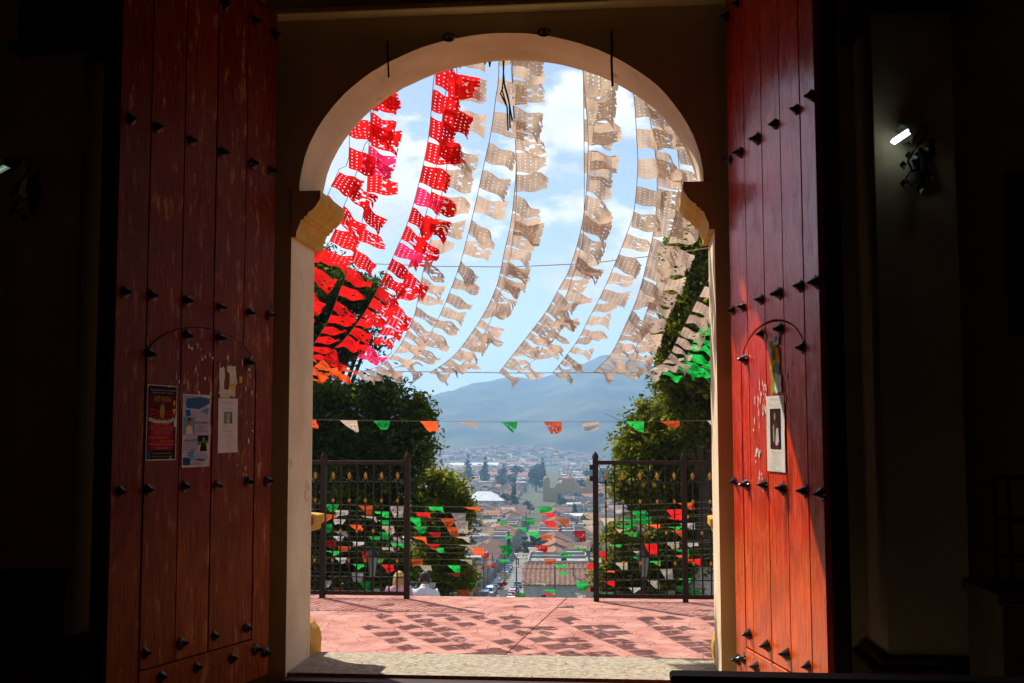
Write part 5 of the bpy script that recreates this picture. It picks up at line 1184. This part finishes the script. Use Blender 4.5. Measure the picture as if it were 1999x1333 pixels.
# both kerbs of the street, house after house
for side, nm in ((-1, 'left'), (1, 'right')):
    y = 208 if side < 0 else 212; i = 0
    while y < 640:
        k = hr_.choice([0, 1, 5, 0, 2, 1, 3] if i > 1 else [0, 1] if side < 0 else [2]); kind, src, w, d, rn = TEMPL[k]
        x = xs(y + w / 2) + side * 4.8; wc = wc_list[(i * 3 + (2 if side < 0 else 0)) % len(wc_list)]
        rz = (PI / 2 if side < 0 else -PI / 2) - SANG * 0 + math.atan2(-SDX, 1)
        if k in (2,): tile = hr_.choice([M_TILE, M_TILE2]) if i > 1 else M_TILE
        elif kind == 'gable': tile = hr_.choice([M_TILE, M_TILE2, M_TILE3, M_TILE])
        else: tile = None
        lb = ('%s house with %s roof, %s from the near end along the %s kerb' % (wc, rn, ORD[i], nm)) if i < 16 else '%s house with %s roof, %s from the near end along the %s kerb' % (wc, rn, ordinal(i + 1), nm)
        put_house(k, x, y + w / 2, rz, wc, tile, lb, 'houses lining the street', 1.0); n_house += 1
        y += w + hr_.choice([0.1, .1, .1, 2.5]); i += 1
# blocks behind, out to the far plain; the nearest ones are houses of their own, the rest is massed further down
far = []; spots = []
yv = 214; row = 0
while yv < 2300:
    row += 1
    st_ = 10.6 + yv * .004
    for j in range(-60, 60):
        if -2 < j < 1: continue
        x = xs(min(yv, 2300)) + (j + .5) * (11.6 + yv * .003) + hr_.uniform(-3, 3)
        if abs(x - xs(yv)) < 21: continue
        if in_view(x, yv, .03) and hr_.random() < (.90 if yv < 900 else .78): spots.append((x, yv + hr_.uniform(-4, 4), row))
    yv += st_ * (1.0 if yv < 900 else 1.25)
def seen(x, y):
    px = 999.5 + FPX * (Vector((x, y, -40)).dot(RGT) / Vector((x, y, -40)).dot(FWD)); return 845 < px < 1215
near = [s for s in spots if seen(s[0], s[1])]; near.sort(key=lambda s: (s[2], abs(s[0] - xs(s[1]))))
rest = [s for s in spots if not seen(s[0], s[1])]; rank = {}
N_IND = 300 - n_house
for q, (x, y, row) in enumerate(near[:N_IND]):
    k = hr_.choice([0, 1, 2, 0, 5, 3, 4, 2, 3]); kind = TEMPL[k][0]; rn = TEMPL[k][4]; wc = hr_.choice(wc_list if row > 3 else ['white', 'cream', 'ochre', 'pink'])
    rz = hr_.choice([0, PI / 2, PI, -PI / 2]) + math.atan2(-SDX, 1) + hr_.uniform(-.05, .05)
    tile = hr_.choice([M_TILE, M_TILE2, M_TILE2, M_TILE3]) if kind in ('gable', 'cross') else None
    sd = 'left' if x < xs(y) else 'right'; rank[(row, sd)] = rank.get((row, sd), 0) + 1
    put_house(k, x, y, rz, wc, tile, '%s house with %s roof, %s %s of the street in the %s row' % (wc, rn, ordinal(rank[(row, sd)]), sd, ordinal(row)), 'houses of the town below the terrace', hr_.uniform(.72, .98))
for _, src, *_r in TEMPL:
    for ch in list(src.children):
        for g in list(ch.children): bpy.data.objects.remove(g)
        bpy.data.objects.remove(ch)
    bpy.data.objects.remove(src)
# the far town, too small and many to tell apart
b = MB(); fm = [WM['white'], WM['cream'], WM['pink'], WM['grey'], M_TILE, M_TILE2, M_TIN, WM['ochre']]
def far_house(x, y, z0, rr):
    w, d, h = rr.uniform(7, 15), rr.uniform(7, 13), rr.uniform(3.2, 6.5); a = rr.uniform(-.2, .2) + rr.choice((0, PI / 2)); ca, sa = math.cos(a), math.sin(a)
    X = lambda u, v, z: (x + u * ca - v * sa, y + u * sa + v * ca, z0 + z)
    wi = rr.choice([0, 0, 1, 2, 3, 7]); b.mi = wi
    b.add([X(sx * w / 2, sy * d / 2, z) for z in (-2, h) for sx, sy in ((-1, -1), (1, -1), (1, 1), (-1, 1))], [(0, 1, 5, 4), (1, 2, 6, 5), (2, 3, 7, 6), (3, 0, 4, 7)])
    r = rr.random(); b.mi = rr.choice([4, 5, 5]) if r < .5 else 6 if r < .7 else rr.choice([0, 3, 1])
    if r < .5:
        e = .4; rs = rr.uniform(1.4, 2.4)
        b.add([X(-w / 2 - e, -d / 2 - e, h), X(w / 2 + e, -d / 2 - e, h), X(w / 2 + e, d / 2 + e, h), X(-w / 2 - e, d / 2 + e, h), X(-w / 2, 0, h + rs), X(w / 2, 0, h + rs)], [(0, 1, 5, 4), (2, 3, 4, 5), (1, 2, 5), (3, 0, 4)])
    else: b.add([X(-w / 2 - .2, -d / 2 - .2, h), X(w / 2 + .2, -d / 2 - .2, h + .2), X(w / 2 + .2, d / 2 + .2, h + .5), X(-w / 2 - .2, d / 2 + .2, h + .3)], [(0, 1, 2, 3)])
fr = random.Random(5)
for x, y, _r in near[N_IND:] + rest: far_house(x, y, tz(y), fr)
for k in range(420):     # on the knoll and the mountain foot
    a, c = fr.uniform(-.8, .9), fr.uniform(-.9, .1); q = max(0, 1 - a * a - c * c)
    if q > .1: far_house(kn.x + a * 230, 2300 + c * 260, -62 + 34 * q ** 1.3, fr)
o = b.build('far_town', fm, recalc=False); tag(o, 'mass of small pale houses in the hazy valley below the mountain', 'far town', kind='stuff')

# landmarks
def landmark(px, py, Y, name, label, cat): p = P(px, py, Y); return thing(name, label, cat, (p.x, Y, tz(Y))), Vector((p.x, Y, tz(Y)))
t, o = landmark(1108, 960, 840, 'town_church', 'ochre church with stepped gable and small dome among the far roofs', 'church')
b = MB(); b.prism([(-13, 0), (13, 0), (13, 10), (9, 10.5), (8, 13), (4.5, 14), (3.5, 17), (-3.5, 17), (-4.5, 14), (-8, 13), (-9, 10.5), (-13, 10)], lambda p: (o.x + p[0], o.y, o.z + p[1]), lambda p: (o.x + p[0], o.y + 3, o.z + p[1])); b.build('facade', WM['ochre'], t)
b = MB(); b.prism([(-9, -1), (9, -1), (9, 9), (0, 14), (-9, 9)], lambda p: (o.x + p[0], o.y + 3.01, o.z + p[1]), lambda p: (o.x + p[0], o.y + 34, o.z + p[1])); b.build('nave', M_TILE3, t)
b = MB(); b.lathe([(4.5, 8), (4.5, 13), (4.2, 14.5), (3.2, 16.4), (1.6, 17.6), (.5, 18), (.5, 19), (.05, 20)], (o.x, o.y + 26, o.z), (0, 0, 1), 14); b.build('dome', WM['pink'], t, smooth=True)
for sx in (-1, 1): b = MB(); b.box(o.x + sx * 15.5 - 2.4, o.x + sx * 15.5 + 2.4, o.y, o.y + 5, o.z - 1, o.z + 15); b.lathe([(2.6, 15), (2.2, 17), (.8, 18.4), (.05, 19)], (o.x + sx * 15.5, o.y + 2.5, o.z), (0, 0, 1), 10); b.build('bell_tower', WM['ochre'], t)
for x in (-6, 0, 6): b = MB(); b.box(o.x + x - 1.1, o.x + x + 1.1, o.y - .12, o.y + .02, o.z + 1, o.z + 6); b.build('window', M_WIN, t)
t, o = landmark(940, 985, 690, 'market_hall', 'broad white hip roofed hall left of the street, midway to the valley', 'hall')
b = MB(); b.box(o.x - 13, o.x + 13, o.y, o.y + 22, o.z - 1, o.z + 7); b.build('wall', WM['white'], t)
b = MB(); b.add([(o.x - 14, o.y - 1, o.z + 7), (o.x + 14, o.y - 1, o.z + 7), (o.x + 14, o.y + 23, o.z + 7), (o.x - 14, o.y + 23, o.z + 7), (o.x - 4, o.y + 11, o.z + 12), (o.x + 4, o.y + 11, o.z + 12)], [(0, 1, 5, 4), (1, 2, 5), (2, 3, 4, 5), (3, 0, 4), (3, 2, 1, 0)]); b.build('roof', M_TIN, t)
for k in range(6): b = MB(); x = o.x - 10.5 + 4.2 * k; b.box(x - .9, x + .9, o.y - .1, o.y + .02, o.z + 2, o.z + 5); b.build('window', M_WIN, t)
for px, py, Y, w, lb in ((985, 930, 1330, 62, 'very long reddish tiled shed roof behind the dark valley trees'), (925, 912, 1900, 80, 'long pale warehouse roof at the foot of the mountain'), (1000, 910, 2000, 70, 'pale reddish warehouse roof below the knoll')):
    t, o = landmark(px, py, Y, 'long_shed', lb, 'shed')
    b = MB(); b.box(o.x - w / 2, o.x + w / 2, Y, Y + 18, o.z - 1, o.z + 5); b.build('wall', WM['cream'], t)
    b = MB(); b.prism([(-1, 5), (19, 5), (9, 9)], lambda p: (o.x - w / 2 - 1, Y + p[0], o.z + p[1] + .01), lambda p: (o.x + w / 2 + 1, Y + p[0], o.z + p[1] + .01)); b.build('roof', M_TRIM if Y == 1900 else M_TILE3, t)

# town trees
TT = []
rr = random.Random(31)
for v in range(3):
    if v == 0: bl = [(Vector((0, 0, 5)), Vector((2.6, 2.6, 3))), (Vector((0, 0, 9)), Vector((1.9, 1.9, 3))), (Vector((.2, 0, 12.5)), Vector((1, 1, 2.6)))]
    else: bl = [(Vector((rr.uniform(-2.5, 2.5), rr.uniform(-2, 2), rr.uniform(5, 9))), Vector((rr.uniform(2.2, 3.4), 2.8, rr.uniform(2, 3)))) for _ in range(5)]
    TT.append(crown_mesh(bl, 1500, .75, 300 + v, [(L_DARK, .8), (L_MID, .2)], .3))
b = MB(); b.tube([(0, 0, -1), (.1, 0, 3), (0, 0, 8)], [.4, .3, .1], 7); TRK = b.mesh('trunk', M_TRUNK)
def town_tree(px, Y, v, sc, label):
    p = P(px, 950, Y); t = thing('town_tree', label, 'tree', (p.x, Y, tz(Y)), rr.uniform(0, 6), group='dark trees among the town roofs'); t.scale = (sc, sc, sc * rr.uniform(.9, 1.15))
    put('crown', TT[v], t); put('trunk', TRK, t)
for px, Y, v, sc, lb in [(1003, 690, 0, 1.15, 'dark pointed conifer rising above the middle of the town'), (985, 700, 2, 1.0, 'round dark tree touching the pointed conifer on its left'), (960, 740, 1, 1.0, 'dark tree left of the pointed conifer, above white walls'),
        (1040, 335, 1, .9, 'dark leafy tree beside the street, under a green flag'), (1052, 345, 2, .8, 'smaller dark leafy tree on the street corner')]: town_tree(px, Y, v, sc, lb)
belt = []
for k in range(26):
    px = rr.choice([rr.uniform(895, 960), rr.uniform(930, 1010), rr.uniform(1040, 1060), rr.uniform(1120, 1200)]); belt.append((px, rr.uniform(1000, 1350) if px < 1015 else rr.uniform(950, 1500)))
for k, (px, Y) in enumerate(sorted(belt)): town_tree(px, Y, rr.choice((0, 1, 2, 1, 2, 2)), rr.uniform(1.0, 1.9), '%s hazy dark tree from the left in the belt before the far plain' % ordinal(k + 1))
for k, (Y, px) in enumerate(sorted((rr.uniform(330, 900), rr.uniform(860, 1180)) for _ in range(24))): town_tree(px, Y, rr.randrange(3), rr.uniform(.5, .85), '%s nearest small yard tree among the town roofs' % ordinal(k + 1))

# ------------------------------------------------------------------ cars
M_TYRE = mat('tyre', (0.015, 0.015, 0.016), None, .9); M_CGL = mat('car_glass', (0.02, 0.025, 0.03), None, .12, spec=.8); M_LAMP = mat('car_lamp', (0.7, 0.7, 0.66), None, .2, spec=.7); M_TAIL = mat('tail_lamp', (0.4, 0.015, 0.01), None, .3); M_CHR = mat('bumper', (0.12, 0.12, 0.13), None, .4)
CARP = {'white': (0.72, 0.72, 0.72), 'red': (0.42, 0.02, 0.018), 'silver': (0.40, 0.41, 0.43), 'black': (0.02, 0.021, 0.024), 'blue': (0.05, 0.10, 0.24), 'grey': (0.16, 0.165, 0.175), 'maroon': (0.15, 0.02, 0.025)}
CM = {k: mat('car_paint_' + k, v, None, .28, spec=.6, coat=.5) for k, v in CARP.items()}
def make_car(van):
    t = bpy.data.objects.new('parked_car', None); C.objects.link(t)
    L = 4.3 if not van else 4.8
    if van: pr = [(-2.4, .35), (-2.4, 1.9), (-2.2, 2.05), (1.2, 2.05), (1.75, 1.35), (2.3, 1.15), (2.4, .7), (2.4, .35)]
    else: pr = [(-2.15, .32), (-2.15, .85), (-2.0, .98), (-1.55, 1.02), (-1.05, 1.44), (.35, 1.46), (1.0, 1.0), (1.95, .86), (2.15, .7), (2.15, .32)]
    b = MB(); n = len(pr)
    def sec(yf): return [(x, yf * (.86 - .12 * max(0, (z - .9)) / 1.0), z) for x, z in pr]
    b.add(sec(-1) + sec(1), [tuple(range(n)), tuple(range(2 * n - 1, n - 1, -1))] + [(i, n + i, n + (i + 1) % n, (i + 1) % n) for i in range(n)]); b.build('body', CM['white'], t, local=True, bevel=.04)
    def q(nm, pts, m): b = MB(); b.add(pts, [(0, 1, 2, 3)]); b.build(nm, m, t, local=True, recalc=False)
    if van:
        q('windscreen', [(1.26, -.66, 2.0), (1.78, -.72, 1.38), (1.78, .72, 1.38), (1.26, .66, 2.0)], M_CGL); q('rear_window', [(-2.42, -.62, 1.2), (-2.42, .62, 1.2), (-2.42, .6, 1.8), (-2.42, -.6, 1.8)], M_CGL)
        sw = [(.2, 1.95, 1.2, 1.25), (-.9, 1.95, .05, 1.25), (-2.1, 1.95, -1.05, 1.25)]
        for s in (-1, 1):
            for xa, za, xb, zb in sw: q('side_window', [(xa, s * (.76), 1.9), (xb - .3 if xb > 1 else xb, s * .76, 1.9), (xb, s * .85, 1.28), (xa, s * .85, 1.28)], M_CGL)
    else:
        q('windscreen', [(.42, -.66, 1.45), (1.0, -.74, 1.04), (1.0, .74, 1.04), (.42, .66, 1.45)], M_CGL); q('rear_window', [(-1.58, -.72, 1.05), (-1.58, .72, 1.05), (-1.14, .64, 1.42), (-1.14, -.64, 1.42)], M_CGL)
        for s in (-1, 1):
            q('side_window', [(-.95, s * .80, 1.38), (-.32, s * .80, 1.40), (-.32, s * .865, 1.03), (-1.25, s * .865, 1.03)], M_CGL); q('side_window', [(-.25, s * .80, 1.40), (.32, s * .80, 1.40), (.82, s * .865, 1.02), (-.25, s * .865, 1.03)], M_CGL)
    for sx in (-1.35, 1.35):
        for s in (-1, 1):
            b = MB(); b.lathe([(.30, -.1), (.33, -.06), (.33, .06), (.30, .1)], (sx, s * .80, .33), (0, 1, 0), 12); w = b.build('wheel', M_TYRE, t, local=True); b = MB(); b.lathe([(.19, .1), (.19, .115), (.02, .12)], (sx, s * .80, .33), (0, s, 0), 8); b.build('rim', CM['silver'], w, local=True)
    for s in (-1, 1):
        b = MB(); b.box(L / 2 - .06, L / 2 + .02, s * .62 - .16, s * .62 + .16, .62, .78); b.build('headlight', M_LAMP, t, local=True); b = MB(); b.box(-L / 2 - .02, -L / 2 + .05, s * .66 - .12, s * .66 + .12, .68, .86); b.build('tail_light', M_TAIL, t, local=True)
    for sx in (-1, 1): b = MB(); b.box(sx * L / 2 - .05, sx * L / 2 + .07, -.8, .8, .34, .52); b.build('bumper', M_CHR, t, local=True, bevel=.02)
    return t
car0, van0 = make_car(False), make_car(True)
def put_car(src, off, y, col, flip, label, group='cars parked along the street'):
    o = copy_tree(src); o.location = (xs(y) + off, y, tz(y) + .03); o.rotation_euler = (0, 0, PI / 2 - SANG * 1.0 * 0 + math.atan2(-SDX, 1) + (PI if flip else 0)); tag(o, label, 'car', group)
    o.name = 'parked_van' if src is van0 else 'parked_car'
    for ch in o.children:
        if ch.name.split('.')[0] == 'body': set_mat(ch, CM[col])
cols = ['white', 'silver', 'maroon', 'grey', 'black', 'silver', 'grey', 'red', 'black', 'white', 'grey', 'blue', 'silver', 'black', 'white']
put_car(van0, -2.6, 217, 'blue', True, 'blue and white van parked at the near left kerb, behind the shrubs')
put_car(van0, -2.4, 229, 'white', True, 'white van parked second at the left kerb')
for k in range(13):
    y = 238 + 7.6 * k; put_car(car0, -2.45 + hr_.uniform(-.15, .15), y, cols[k + 1], True, '%s car, %s in the row along the left kerb beyond the white van' % (cols[k + 1], ORD[k]))
for k, (y, c, off) in enumerate(((212.5, 'white', 2.5), (213.5, 'black', .6), (219, 'silver', 1.7), (226, 'red', 2.0), (233, 'white', 2.2), (240, 'blue', 2.3), (258, 'grey', 2.3))):
    put_car(car0, off, y, c, False, '%s car, %s of those bunched at the near right kerb' % (c, ORD[k]))
for s_ in (car0, van0):
    for ch in list(s_.children):
        for g_ in list(ch.children): bpy.data.objects.remove(g_)
        bpy.data.objects.remove(ch)
    bpy.data.objects.remove(s_)

# utility poles with cross-arms and sagging wires
M_POLE = mat('utility_pole', (0.10, 0.085, 0.075), (0.06, 0.05, 0.045), .9, 2)
tops = []
for k, (px, Y, pyt, lb) in enumerate(((1008, 214, 1062, 'dark utility pole at the right kerb, nearest and tallest'), (944, 226, 1088, 'utility pole standing at the left kerb by the vans'), (985, 268, 1072, 'utility pole further up the left kerb'), (1083, 208, 1095, 'thin utility pole before the tiled roofs, right of the street'), (1119, 215, 1105, 'short pale utility pole near the right gate post'), (1012, 330, 1050, 'distant utility pole where the street fades'))):
    top = P(px, pyt, Y); t = thing('utility_pole', lb, 'utility pole', (top.x, Y, tz(Y)), group='utility poles'); tops.append(top)
    b = MB(); b.tube([(top.x, Y, tz(Y) - .5), (top.x, Y, top.z)], [.17, .10], 8); b.build('pole', M_POLE, t)
    b = MB(); b.box(top.x - 1.0, top.x + 1.0, Y - .06, Y + .06, top.z - .55, top.z - .42); b.build('cross_arm', M_POLE, t)
    for dx in (-.9, -.3, .3, .9): b = MB(); b.lathe([(.05, 0), (.07, .05), (.05, .1), (.06, .15), (.02, .2)], (top.x + dx, Y, top.z - .42), (0, 0, 1), 6); b.build('insulator', M_TRIM, t)
for a, c, lb in ((0, 2, 'power lines from the tallest pole to the left kerb'), (1, 2, 'power lines along the left kerb poles'), (0, 3, 'power lines over the tiled roofs'), (2, 5, 'power lines running up the street')):
    b = MB()
    for dx in (-.9, .9):
        p, q = tops[a] + Vector((dx, 0, -.22)), tops[c] + Vector((dx, 0, -.22)); b.tube([p.lerp(q, i / 10) - Vector((0, 0, 1.2 * 4 * (i / 10) * (1 - i / 10))) for i in range(11)], .03, 4)
    tag(b.build('power_line', M_WIRE, base=tops[a]), lb, 'power line', kind='stuff')

# ================================================================== HAZE
hz = bpy.data.materials.new('haze'); hz.use_nodes = True
hn, hl_ = hz.node_tree.nodes, hz.node_tree.links; hn.clear()
ho = hn.new('ShaderNodeOutputMaterial'); pv = hn.new('ShaderNodeVolumePrincipled')
pv.inputs['Color'].default_value = (0.36, 0.62, 0.95, 1); pv.inputs['Density'].default_value = 2.1e-4; pv.inputs['Anisotropy'].default_value = 0.15
hl_.new(pv.outputs[0], ho.inputs['Volume'])
b = MB(); b.box(-5600, 5600, -80, 6600, -66, 345); o = b.build('haze', hz); tag(o, kind='stuff')
